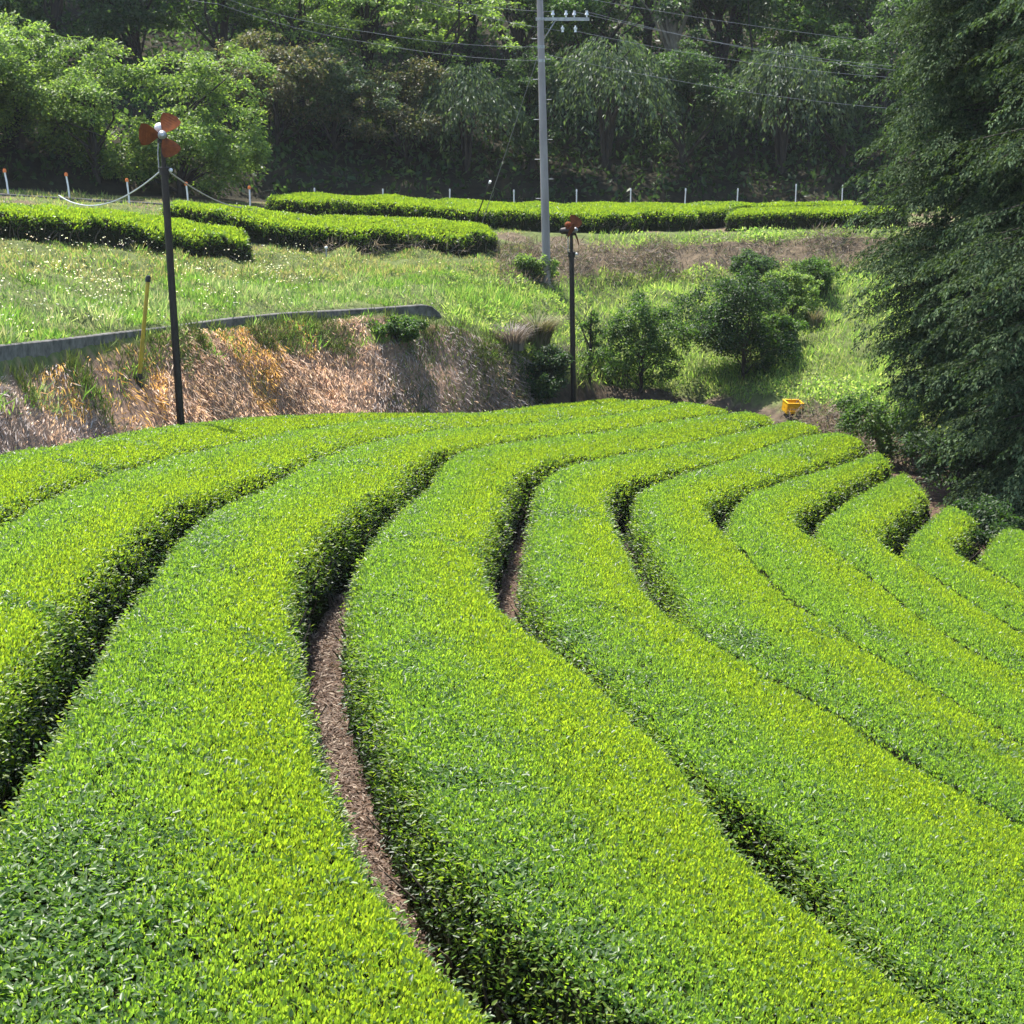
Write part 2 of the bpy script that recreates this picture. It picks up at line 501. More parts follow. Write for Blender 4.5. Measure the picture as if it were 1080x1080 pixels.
def hedge(name, label, cat, poly, dist_fn, base_fn, height, loc, group, dens=1.0, shoulder=.21, step=.07, bump=.03, size=1.0,
          wl=None, patch=.0, wall=1.0, seed=0, grade=None):
    """one clipped hedge: foliage (leaf blades over a dark twiggy body) and woody stems"""
    g = np.random.default_rng(100 + seed)
    poly = np.asarray(poly)
    x0, y0 = poly.min(0) - .1; x1, y1 = poly.max(0) + .1
    gx = np.arange(x0, x1 + step, step); gyy = np.arange(y0, y1 + step, step)
    X, Y = np.meshgrid(gx, gyy)
    P = np.stack([X.ravel(), Y.ravel()], 1)
    ins = inside(P, poly)
    near = ins.copy()
    D = np.full(len(P), -.3)
    D[near] = dist_fn(P[near])
    D = D.reshape(X.shape)
    D = D + (fbm(X, Y, .55, seed + 3) - .5) * .08
    t = np.clip(D / shoulder, 0, 1)
    prof = np.sqrt(np.clip(1 - (1 - t) ** 2.4, 0, 1))
    base = base_fn(X, Y)
    crown = .07 * np.clip(D / .8, 0, 1)
    top = height * prof + crown + ((fbm(X, Y, .8, seed + 11) - .5) * 2 * bump) * prof
    Zt = base + top
    gD = Grid(x0, y0, step, D); gZ = Grid(x0, y0, step, Zt)
    # body
    keep = D > .03
    cell = keep[:-1, :-1] | keep[1:, :-1] | keep[:-1, 1:] | keep[1:, 1:]
    idn = np.arange(X.size).reshape(X.shape)
    cj, ci = np.nonzero(cell)
    qd = np.stack([idn[cj, ci], idn[cj, ci + 1], idn[cj + 1, ci + 1], idn[cj + 1, ci]], 1)
    used = np.unique(qd); remap = np.zeros(X.size, int); remap[used] = np.arange(len(used))
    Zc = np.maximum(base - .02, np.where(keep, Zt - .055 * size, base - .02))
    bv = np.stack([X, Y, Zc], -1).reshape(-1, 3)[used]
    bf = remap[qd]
    # leaves
    area = (x1 - x0) * (y1 - y0)
    VS, CS = [], []
    f4 = []; f3 = []; off = 0
    def put(v, f, c):
        nonlocal off
        VS.append(v); CS.append(c)
        (f4 if f.shape[1] == 4 else f3).append(f + off)
        off += len(v)
    bands = [(0, 13, 2700, .62, True), (13, 20, 1800, .70, False), (20, 30, 1150, .82, False), (30, 80, 750, .94, False)]
    for lo, hi_, rho, sz, full in bands:
        ylo, yhi = max(y0, lo - 3), min(y1, hi_)
        if yhi <= ylo:
            continue
        n = int((x1 - x0) * (yhi - ylo) * rho * dens)
        Xp = g.uniform(x0, x1, n); Yp = g.uniform(ylo, yhi, n)
        r = np.hypot(Xp, Yp)
        d = gD(Xp, Yp)
        ok = (r >= lo) & (r < hi_) & (d > .015)
        Xp, Yp, d = Xp[ok], Yp[ok], d[ok]
        Zp = gZ(Xp, Yp)
        Pp = np.stack([Xp, Yp, Zp], 1)
        ok = visible(Pp); Xp, Yp, d, Pp = Xp[ok], Yp[ok], d[ok], Pp[ok]
        n = len(Xp)
        if n == 0:
            continue
        e = .05
        nx = -(gZ(Xp + e, Yp) - gZ(Xp - e, Yp)) / (2 * e); ny = -(gZ(Xp, Yp + e) - gZ(Xp, Yp - e)) / (2 * e)
        sl = np.hypot(nx, ny); lim = np.minimum(1, 1.2 / np.maximum(sl, 1e-6))
        nrm = norm(np.stack([nx * lim, ny * lim, np.ones(n)], 1))
        wv = wl(Xp, Yp) if wl is not None else np.full(n, .6)
        # share of fresh shoots: less on the side plucked last, and in worn patches
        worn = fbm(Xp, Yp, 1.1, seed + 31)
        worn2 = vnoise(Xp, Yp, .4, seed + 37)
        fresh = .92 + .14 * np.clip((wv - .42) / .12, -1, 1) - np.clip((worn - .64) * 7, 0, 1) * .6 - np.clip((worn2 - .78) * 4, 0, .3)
        if grade is not None:
            fresh = fresh + grade(Xp, Yp)
        isf = g.random(n) < fresh
        hfr = np.clip(fresh, .3, 1.1)
        # fresh shoots: three upright leaves
        k = np.nonzero(isf)[0]
        az0 = g.uniform(0, 2 * np.pi, len(k))
        for j in range(3):
            az = az0 + j * 2.09 + g.normal(0, .3, len(k))
            tilt = np.abs(g.normal(.5 if j < 2 else .25, .2, len(k)))
            a = np.stack([np.cos(az) * np.sin(tilt), np.sin(az) * np.sin(tilt), np.cos(tilt)], 1)
            a = norm(a + nrm[k] * .45)
            ref = np.stack([-np.sin(az), np.cos(az), np.zeros(len(k))], 1)
            ref = np.cross(a, ref) + g.normal(0, .25, (len(k), 3))
            L = g.uniform(.030, .060, len(k)) * sz * size * (.75 + .3 * hfr[k])
            c = YOUNG[g.integers(0, 4, len(k))] * g.uniform(.8, 1.15, (len(k), 1))
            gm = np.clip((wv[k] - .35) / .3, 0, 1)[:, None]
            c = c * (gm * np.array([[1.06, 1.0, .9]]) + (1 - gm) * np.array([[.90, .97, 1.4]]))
            po = Pp[k] + nrm[k] * g.uniform(-.022, .006, (len(k), 1)) * size + g.normal(0, .008, (len(k), 3))
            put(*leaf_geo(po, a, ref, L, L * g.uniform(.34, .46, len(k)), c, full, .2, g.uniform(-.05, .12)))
        # mature leaves, flatter and darker
        nm_ = int(n * .42)
        k = np.r_[g.integers(0, n, nm_), np.repeat(np.nonzero(~isf)[0], 2)]
        az = g.uniform(0, 2 * np.pi, len(k))
        tilt = g.uniform(.75, 1.65, len(k))
        a = np.stack([np.cos(az) * np.sin(tilt), np.sin(az) * np.sin(tilt), np.cos(tilt)], 1)
        L = g.uniform(.05, .085, len(k)) * sz * size
        c = MATURE[g.integers(0, 4, len(k))] * g.uniform(.8, 1.25, (len(k), 1))
        ref = nrm[k] + g.normal(0, .35, (len(k), 3))
        po = Pp[k] + g.normal(0, .02, (len(k), 3)) - nrm[k] * g.uniform(.0, .035, (len(k), 1))
        put(*leaf_geo(po, a, ref, L, L * g.uniform(.4, .5, len(k)), c, full, .14, -.08))
        # flanks
        e = .06
        m = (d < .16)
        kk_ = np.nonzero(m)[0]
        kk_ = np.repeat(kk_, max(1, int((6 if lo == 0 else 4) * wall)))
        if len(kk_):
            dx = gD(Xp[kk_] + e, Yp[kk_]) - gD(Xp[kk_] - e, Yp[kk_]); dy = gD(Xp[kk_], Yp[kk_] + e) - gD(Xp[kk_], Yp[kk_] - e)
            o_ = norm(-np.stack([dx, dy, np.zeros(len(kk_))], 1))
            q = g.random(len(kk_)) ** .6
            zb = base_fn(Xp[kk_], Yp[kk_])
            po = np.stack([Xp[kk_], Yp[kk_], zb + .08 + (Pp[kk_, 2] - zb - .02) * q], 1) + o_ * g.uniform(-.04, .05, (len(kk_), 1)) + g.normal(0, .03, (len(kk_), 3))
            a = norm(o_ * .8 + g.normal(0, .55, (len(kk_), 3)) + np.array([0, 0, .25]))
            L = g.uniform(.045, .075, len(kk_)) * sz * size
            pal = np.where((q > .86)[:, None], MATURE[g.integers(0, 4, len(kk_))], DARK[g.integers(0, 3, len(kk_))])  # older leaves low on the flank, also darkened in colour as furrow shade
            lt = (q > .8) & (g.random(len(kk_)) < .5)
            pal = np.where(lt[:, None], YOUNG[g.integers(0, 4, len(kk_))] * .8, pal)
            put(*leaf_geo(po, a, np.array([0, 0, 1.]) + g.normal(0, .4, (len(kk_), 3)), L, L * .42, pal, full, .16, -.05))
    # woody stems showing along the flanks
    cand = np.nonzero((D.ravel() > .02) & (D.ravel() < .12))[0]
    cand = g.permutation(cand)[:420]
    mb = MB()
    for i in cand:
        xx, yy = X.ravel()[i], Y.ravel()[i]
        z0 = float(base.ravel()[i]); hh = float(top.ravel()[i])
        if hh < .2 or not visible(np.array([[xx, yy, z0]]))[0]:
            continue
        j = g.normal(0, .07, 4)
        mb.tube([(xx + j[0], yy + j[1], z0 - .03), (xx + j[2] * .5, yy + j[3] * .5, z0 + hh * .45), (xx + j[2] * 1.6, yy + j[3] * 1.6, z0 + hh * .8)],
                [.014 * size, .010 * size, .005 * size], 4, False)
    nl3, nl4 = sum(len(q) for q in f3), sum(len(q) for q in f4)
    if mb.v:
        put(np.array(mb.v), np.array(mb.f), np.tile([[.10, .075, .05]], (len(mb.v), 1)))
    root = thing(name, label, cat, loc, group=group)
    o = np.array(loc)
    v = np.concatenate(VS); c = np.concatenate(CS)
    faces = []; mi = []
    if f4:
        faces.append(np.concatenate(f4)); mi.append((np.arange(len(faces[-1])) >= nl4).astype(np.int32))
    if f3:
        faces.append(np.concatenate(f3)); mi.append(np.zeros(len(faces[-1]), np.int32))
    link("foliage", mesh_np("foliage", v - o, faces, [M_TEA, M_STEM], c, np.concatenate(mi)), root)
    link("woody_body", mesh_np("woody_body", bv - o, bf, M_CORE), root)
    return root

names = ['Z0', 'ZA', 'AB', 'BC', 'CD', 'DE', 'EF', 'FG', 'GH', 'HI', 'IJ', 'JK']
ROWLAB = ['narrow tea row along the foot of the dry straw bank, beside the taller fan pole', 'curved tea row with a dark flank at the left edge, second from the straw bank', 'wide tea row filling the bottom left corner, left of the long brown straw furrow', 'broad tea row bending through the middle, right of the long brown straw furrow', 'broad tea row running to the bottom right corner, with dark holes along its lower flank', 'tea row with dull green left half and worn grey patches at the right edge', 'yellow green tea row whose tip ends just below the bare debris', 'yellow green tea row whose rounded tip shows a dark open flank by shaded soil', 'short curved tea row tip, third from the cypress side', 'short round tea row tip, second from the cypress side', 'last sliver of tea row at the right edge below the round tips']
BASEF = lambda X, Y: canopy(X, Y) - HH - .03
for i in range(11):
    a, b = CURVE[names[i]], CURVE[names[i + 1]]
    # rounded far tip
    ea, eb = a[-1, :2], b[-1, :2]
    da = norm((a[-1, :2] - a[-6, :2])[None])[0]
    tip = (ea + eb) / 2 + da * .28
    end = np.array([[*ea, 0], [*(ea * .7 + eb * .3 + da * .22), 0], [*tip, 0], [*(ea * .3 + eb * .7 + da * .2), 0], [*eb, 0]])
    poly = np.concatenate([a[:, :2], end[1:-1, :2], b[::-1, :2]])
    def dfn(P, a=a, b=b, end=end):
        return np.minimum(np.minimum(seg_dist(P, a), seg_dist(P, b)), seg_dist(P, end))
    sub = slice(None, None, 4)
    a2, b2 = a[sub].copy(), b[sub].copy(); a2[:, 2] = 0; b2[:, 2] = 0
    # cross coordinate grid 0 (first line) .. 1 (second line)
    x0, y0 = poly.min(0) - .2; x1, y1 = poly.max(0) + .2
    GX, GY = np.meshgrid(np.arange(x0, x1, .25), np.arange(y0, y1, .25))
    PP = np.stack([GX.ravel(), GY.ravel()], 1)
    dl = seg_dist(PP, a2); dr = seg_dist(PP, b2)
    wg = Grid(x0, y0, .25, (dl / (dl + dr + 1e-6)).reshape(GX.shape))
    gr = None
    if i == 2:
        gr = lambda X, Y: -np.clip(1.0 - np.hypot(X + 2.25, (Y - 6.9) * .6) / 1.0, 0, 1) * .8
    if i >= 6:
        gr = lambda X, Y: np.full(len(X), .2)
    j = len(a) // 2
    loc = ((a[j, 0] + b[len(b) // 2, 0]) / 2, (a[j, 1] + b[len(b) // 2, 1]) / 2, 0)
    loc = (loc[0], loc[1], float(BASEF(np.array(loc[0]), np.array(loc[1]))))
    hedge("tea_row", ROWLAB[i], "tea row", poly, dfn, BASEF, HH, loc, "curving clipped tea rows of the lower field", seed=i * 50, wl=wg, grade=gr)

# straw litter in the furrows (countless chips: stuff)
pos = []
for k in ('AB', 'BC', 'CD', 'DE', 'EF', 'FG', 'GH', 'HI'):
    c = CURVE[k]
    t = rng.uniform(0, len(c) - 1.01, 42000 if k in ('BC',) else 12000)
    i = t.astype(int)
    p = c[i] + (c[i + 1] - c[i]) * (t - i)[:, None]
    d = norm(c[np.minimum(i + 3, len(c) - 1), :2] - c[np.maximum(i - 3, 0), :2])
    off_ = rng.normal(0, 1, len(t)) * (p[:, 2] * .8 + .03)
    pos.append(np.stack([p[:, 0] - d[:, 1] * off_, p[:, 1] + d[:, 0] * off_], 1))
pos = np.concatenate(pos)
P3 = np.stack([pos[:, 0], pos[:, 1], ground(pos[:, 0], pos[:, 1]) + rng.uniform(.012, .055, len(pos))], 1)
P3 = P3[visible(P3)]
n = len(P3)
az = rng.uniform(0, 2 * np.pi, n)
ax = np.stack([np.cos(az), np.sin(az), rng.normal(0, .3, n)], 1)
pal = np.array([[.18, .135, .105], [.11, .078, .060], [.33, .265, .205], [.07, .05, .04], [.17, .115, .085]])
L = rng.uniform(.025, .10, n)
v, f, c = leaf_geo(P3, ax, np.array([0, 0, 1.]) + rng.normal(0, .4, (n, 3)), L, np.minimum(L * .3, .016) * rng.uniform(.5, 1.3, n), pal[rng.integers(0, 5, n)] * rng.uniform(.7, 1.2, (n, 1)))
link("straw_litter", mesh_np("straw_litter", v, f, M_DRY, c), kind="stuff", label="brown straw and leaf litter on the soil of the furrows", category="litter")

# ------------------------------------------------------------------ upper terrace hedges
GB = lambda X, Y: ground(X, Y) - .02
def strip_hedge(label, front, back, height, seed, bump=.08, bulge=0.0, size=1.5, dens=.8, group="clipped tea hedges on the upper terrace", name="tea_hedge"):
    fr = np.array([px(x, 240, Y)[:2] for x, Y in front]); bk = np.array([px(x, 225, Y)[:2] for x, Y in back])
    loop = np.concatenate([fr, bk[::-1]])
    cl = np.concatenate([loop, loop[:1]])
    cl = np.concatenate([cl, np.zeros((len(cl), 1))], 1)
    cl = smooth_line(cl, .2)
    if bulge:
        s_ = np.cumsum(np.r_[0, np.hypot(*np.diff(cl[:, :2], axis=0).T)])
        cl[:, 2] = bulge * np.clip(np.abs(np.sin(s_ * 1.25)) * -1 + .75, 0, 1)
    dfn = lambda P: seg_dist(P, cl)
    c = cl[:, :2].mean(0)
    loc = (c[0], c[1], float(ground(c[0], c[1])))
    return hedge(name, label, "tea hedge", cl[:, :2], dfn, GB, height, loc, group, dens=dens, shoulder=.2, step=.09, bump=bump, size=size, seed=seed, wall=1.5)

strip_hedge("bright clipped tea hedge at the left of the terrace, crossed by the taller fan pole",
            [(-330, 30.3), (-100, 34.2), (0, 36.4), (100, 38.4), (200, 40.3), (272, 41.6)], [(-330, 32.2), (-100, 36.2), (0, 38.4), (100, 40.4), (200, 42.3), (268, 43.2)], .58, 1001)
strip_hedge("long straight tea hedge in the middle of the terrace, ending left of the utility pole",
            [(170, 43.6), (300, 44.6), (400, 46.4), (480, 47.7), (531, 48.4)], [(170, 45.2), (300, 46.4), (400, 48.3), (480, 49.6), (528, 50.2)], .58, 1002)
strip_hedge("lumpy uneven tea hedge of rounded bushes below the white marker posts",
            [(282, 50.2), (350, 50.6), (430, 51.2), (500, 51.5), (560, 52.0), (640, 53.0), (700, 53.8), (745, 54.6), (775, 57.2), (840, 57.8), (920, 58.2)],
            [(282, 52.4), (350, 53.2), (430, 54.0), (500, 55.0), (560, 56.0), (640, 57.4), (700, 58.2), (760, 58.8), (840, 59.4), (920, 59.8)], .58, 1003, bump=.10, bulge=.5)
strip_hedge("flat topped tea hedge with an even dark front, close to the cypresses",
            [(766, 54.6), (830, 54.9), (905, 55.3), (960, 55.3)], [(766, 56.6), (830, 57.1), (905, 57.5), (960, 57.5)], .55, 1004, bump=.02)

# ------------------------------------------------------------------ retaining wall, kerb
def strip_wall(name, label, cat, tops, thick, depth, mat):
    """low wall along points (x, y, Y) on its top front edge"""
    P = [px(*t) for t in tops]
    mb = MB(); vs = []
    for i, p in enumerate(P):
        q0, q1 = P[max(i - 1, 0)], P[min(i + 1, len(P) - 1)]
        d = np.array([q1[0] - q0[0], q1[1] - q0[1]]); d /= np.linalg.norm(d)
        nb = np.array([-d[1], d[0]]) * thick
        b = .018
        for ox, dz in ((0, -depth), (0, -b), (b / thick, 0), (1 - b / thick, 0), (1, -b), (1, -depth)):
            vs.append((p[0] + nb[0] * ox, p[1] + nb[1] * ox, p[2] + dz))
    fs = []
    for i in range(len(P) - 1):
        for k in range(5):
            fs.append((i * 6 + k, (i + 1) * 6 + k, (i + 1) * 6 + k + 1, i * 6 + k + 1))
    fs.append(tuple(range(6))); fs.append(tuple(range(len(P) * 6 - 1, len(P) * 6 - 7, -1)))
    c = np.mean(P, 0)
    mb.v = [tuple(np.array(v_) - c) for v_ in vs]; mb.f = fs
    o = link(name, mb.mesh(name, mat, False), label=label, category=cat)
    o.location = c
    return o
def wall_Y(x):
    u = (x - 540) / F
    return float(np.interp(u, TU, TY[2])) - .30
tops = [(-250, 392), (-120, 377), (0, 364), (60, 358), (120, 351), (180, 344), (240, 336), (300, 330), (360, 327), (410, 324), (452, 321), (462, 326), (472, 345)]
tx = np.linspace(-250, 472, 90)
strip_wall("retaining_wall", "low curved grey concrete retaining wall between the meadow slope and the straw bank", "wall",
           [(x, float(np.interp(x, [t[0] for t in tops], [t[1] for t in tops])), wall_Y(x)) for x in tx], .14, .9, M_CONC)
strip_wall("road_kerb", "weathered low concrete kerb along the road beneath the tall bushes", "kerb",
           [(x, float(np.interp(x, [-200, 0, 100, 200], [195, 204, 210, 216])), float(np.interp(x, [-200, 0, 100, 200], [42, 46, 48, 50]))) for x in np.linspace(-200, 196, 20)], .18, .4, M_CONC)

# ------------------------------------------------------------------ grass and weeds (stuff)
def scatter(n, x0, x1, y0, y1, test):
    X = rng.uniform(x0, x1, n); Y = rng.uniform(y0, y1, n)
    kk, _ = zone(X, Y)
    xi = 540 + F * X / Y
    ok = (xi > -260) & (xi < 1300) & test(X, Y, kk, xi)
    X, Y, kk = X[ok], Y[ok], kk[ok]
    return np.stack([X, Y, ground(X, Y)], 1), kk

def blades(name, P, axis, L, W, col, mat, label, cat, ref=None, curl=0.):
    n = len(P)
    ref = rand_dir(n) if ref is None else ref
    v, f, c = leaf_geo(P, axis, ref, L, W, col, False, .12, curl)
    return link(name, mesh_np(name, v, f, mat, c), kind="stuff", label=label, category=cat)

def meadow(X, Y, kk, xi):
    left = (xi < 560) & (kk > 1.9) & (kk < 4.25)
    hedgegap = (xi < 560) & (kk > 4.9) & (kk < 6.5) & (rng.random(len(X)) < .25)
    lip = (xi < 560) & (kk > np.where(xi < 130, .62, .74)) & (kk < np.where(xi < 130, .86, 1.2)) & (rng.random(len(X)) < .9)
    return (left | lip | hedgegap)
P, kk = scatter(620000, -16, 2, 17, 56, meadow)
n = len(P)
pn = fbm(P[:, 0], P[:, 1], 1.3, 51); pn2 = vnoise(P[:, 0], P[:, 1], .5, 52)
keep = rng.random(n) < np.clip(.35 + 1.4 * (pn - .3), .2, 1)
P, kk, pn, pn2 = P[keep], kk[keep], pn[keep], pn2[keep]
n = len(P)
ax = norm(np.array([0, -.12, .9]) + rng.normal(0, .45, (n, 3)))
gp = np.array([[.155, .24, .065], [.12, .205, .05], [.195, .265, .085], [.23, .24, .12], [.08, .15, .04]])
pk = vnoise(P[:, 0], P[:, 1], .8, 58)
col = gp[rng.integers(0, 5, n)] * (.6 + .7 * pn2[:, None])
col = col * np.where((pk > .6)[:, None], np.array([[1.12, 1.0, 1.5]]), np.array([[.9, 1.0, .8]]))
col = np.where(((kk > 3.1) & (rng.random(n) < .45))[:, None], np.array([.27, .24, .13]) * rng.uniform(.7, 1.2, (n, 1)), col)
L = rng.uniform(.07, .22, n) * (.3 + 1.9 * pn2 ** 1.6) * np.where(kk > 3.4, .65, 1)
blades("meadow_grass", P, ax, L, rng.uniform(.014, .028, n), col, M_GRASS, "tufted green meadow grass on the terrace slope above the concrete wall", "grass")

def weedz(X, Y, kk, xi):
    return ((xi < 795) | (xi > 905) | (kk > .97)) & (xi > 470) & (kk > np.where(xi > 560, .75, 1.3)) & (kk < 3.05) | (xi > 620) & (kk > 3.9) & (kk < 4.9) & (rng.random(len(X)) < .8) | (xi > 530) & (kk > 6.0) & (kk < 6.9) & (rng.random(len(X)) < .2)
P, kk = scatter(420000, -2.5, 24, 33, 63, weedz)
n = len(P)
pn = fbm(P[:, 0], P[:, 1], 1.6, 61); pn2 = vnoise(P[:, 0], P[:, 1], .7, 62)
keep = rng.random(n) < np.clip(.4 + 1.3 * (pn - .3), .25, 1)
P, kk, pn, pn2 = P[keep], kk[keep], pn[keep], pn2[keep]
n = len(P)
bro = rng.random(n) < np.clip((pn - .42) * 4, 0.08, .9)
ax = norm(np.array([0, -.1, .85]) + rng.normal(0, .4, (n, 3)) + bro[:, None] * rng.normal(0, .8, (n, 3)))
gp = np.array([[.20, .29, .075], [.155, .25, .06], [.25, .32, .095], [.29, .32, .14], [.10, .18, .045]])
col = gp[rng.integers(0, 5, n)] * (.75 + .5 * pn2[:, None])
L = np.where(bro, rng.uniform(.05, .11, n), rng.uniform(.12, .34, n)) * (.6 + .8 * pn2)
P[:, 2] += np.where(bro, rng.uniform(0, .32, n) * pn, 0)
blades("weeds", P, ax, L, np.where(bro, L * .55, rng.uniform(.015, .03, n)), col, M_GRASS, "lush mixed green weeds covering the slope around the dark shrubs", "weeds")

# dry straw on the lower bank
def dryz(X, Y, kk, xi):
    return (xi < 575) & (kk > -.05) & (kk < 1.1)
P, kk = scatter(800000, -15, 2, 15, 42, dryz)
n = len(P)
pn = fbm(P[:, 0], P[:, 1] * .6, 1.2, 71)
xi = 540 + F * P[:, 0] / P[:, 1]
u_ = rng.random(n)
keep = rng.random(n) < np.clip(.5 + 2.6 * (pn - .42), .22, 1)
P, kk, pn, xi, u_ = P[keep], kk[keep], pn[keep], xi[keep], u_[keep]
n = len(P)
st = np.array([[.60, .38, .235], [.68, .49, .34], [.52, .33, .21], [.63, .41, .20], [.56, .43, .32], [.28, .20, .14]])
gr_ = np.array([[.42, .355, .315], [.31, .255, .225], [.50, .435, .39], [.18, .145, .13]])
grey = np.clip((60 - xi) / 60, 0, 1) * .9 + np.clip((xi - 405) / 60, 0, 1) * .85 + np.clip((vnoise(P[:, 0], P[:, 1], 1.4, 77) - .70) * 5, 0, .6)
col = np.where((rng.random(n) < grey)[:, None], gr_[rng.integers(0, 4, n)], st[rng.integers(0, 6, n)])
ora = vnoise(P[:, 0] * 1.2, P[:, 1] * .4, .9, 78) > .66
col = np.where((ora & (rng.random(n) < .6) & (xi > 30) & (xi < 430))[:, None], np.array([.62, .37, .09]), col)
green = (rng.random(n) < .35 * np.clip((xi - 400) / 50, 0, 1) + np.clip((fbm(P[:, 0], P[:, 1], 1.0, 79) - .53) * 4.5 + (kk - .72) * 2.6, 0, .85))
col = np.where(green[:, None], np.array([.10, .14, .035]) * rng.uniform(.6, 1.4, (n, 1)), col) * rng.uniform(.75, 1.2, (n, 1)) * (.78 + .62 * vnoise(P[:, 0] * 1.6, P[:, 1] * .8, .5, 75))[:, None] * np.where(xi > 440, .8, 1.0)[:, None]
flow = (vnoise(P[:, 0], P[:, 1], 1.1, 72) - .5) * 2.6
down = np.stack([.1 + flow + rng.normal(0, .5, n), -1 + rng.normal(0, .45, n), -.6 + rng.normal(0, .3, n)], 1)
upd = norm(np.array([0, -.3, .9]) + rng.normal(0, .4, (n, 3)))
ax = np.where(green[:, None], upd, norm(down))
P[:, 2] += rng.uniform(0, .10, n)
L = np.where(green, rng.uniform(.1, .34, n), rng.uniform(.08, .26, n))
blades("dry_grass", P, ax, L, rng.uniform(.012, .026, n), col, M_DRY, "matted orange and tan dry straw hanging down the lower bank", "dry grass")

# dead stalks on the upper bank
def dry2(X, Y, kk, xi):
    return (xi > 525) & (kk > 2.85) & (kk < 4.1) | (xi < 560) & (xi > 330) & (kk > 3.9) & (kk < 4.2) | (xi > 830) & (xi < 1000) & (kk > -.2) & (kk < .95)
P, kk = scatter(500000, -6, 22, 30, 60, dry2)
n = len(P)
pn = fbm(P[:, 0], P[:, 1], .9, 81)
keep = rng.random(n) < np.clip((pn - .25) * 2, .1, 1)
P, kk, pn = P[keep], kk[keep], pn[keep]; n = len(P)
gr2 = np.array([[.26, .215, .17], [.19, .155, .12], [.33, .28, .22], [.11, .09, .07], [.10, .14, .04]])
ci = rng.integers(0, 5, n)
ax = norm(np.array([0, -.55, .15]) + rng.normal(0, .6, (n, 3)))
P[:, 2] += rng.uniform(0, .45, n) * pn
blades("dead_stalks", P, ax, rng.uniform(.15, .45, n), rng.uniform(.014, .03, n), gr2[ci] * rng.uniform(.7, 1.2, (n, 1)), M_DRY, "tangled grey brown dead stalks on the bank below the terrace hedges", "dead stalks")

# white flowers in the meadow
def flz(X, Y, kk, xi):
    return (xi < 330) & (kk > 2.0) & (kk < 3.9) & (fbm(X, Y, 1.1, 91) + rng.normal(0, .1, len(X)) > .55)
P, kk = scatter(6500, -16, -2, 20, 46, flz)
P2, _ = scatter(500, -16, 1, 20, 46, lambda X, Y, k, xi: (xi < 470) & (k > 1.9) & (k < 4))
P = np.concatenate([P, P2]); n = len(P)
P[:, 2] += rng.uniform(.14, .34, n)
rep = 3
Pf = np.repeat(P, rep, 0); m = len(Pf)
ax = norm(rng.normal(0, 1, (m, 3)) * np.array([1, 1, .4]) + np.array([0, 0, .3]))
col = np.where((rng.random(m) < .35)[:, None], np.array([.72, .58, .68]), np.array([.78, .77, .74]))
blades("wildflowers", Pf, ax, rng.uniform(.020, .036, m), rng.uniform(.018, .032, m), col, M_GRASS, "small white and pale pink wildflowers dotted over the meadow slope", "wildflowers")

# ------------------------------------------------------------------ trees
def limb_pts(a, b, sag=0.0, j=.08, n=4, g=None):
    a = np.array(a, float); b = np.array(b, float); g = g or rng
    L = np.linalg.norm(b - a)
    return [a + (b - a) * t + np.array([g.normal(0, j * L * .3), g.normal(0, j * L * .3), sag * L * 4 * t * (1 - t)]) * (0 if t in (0, 1) else 1) for t in np.linspace(0, 1, n)]

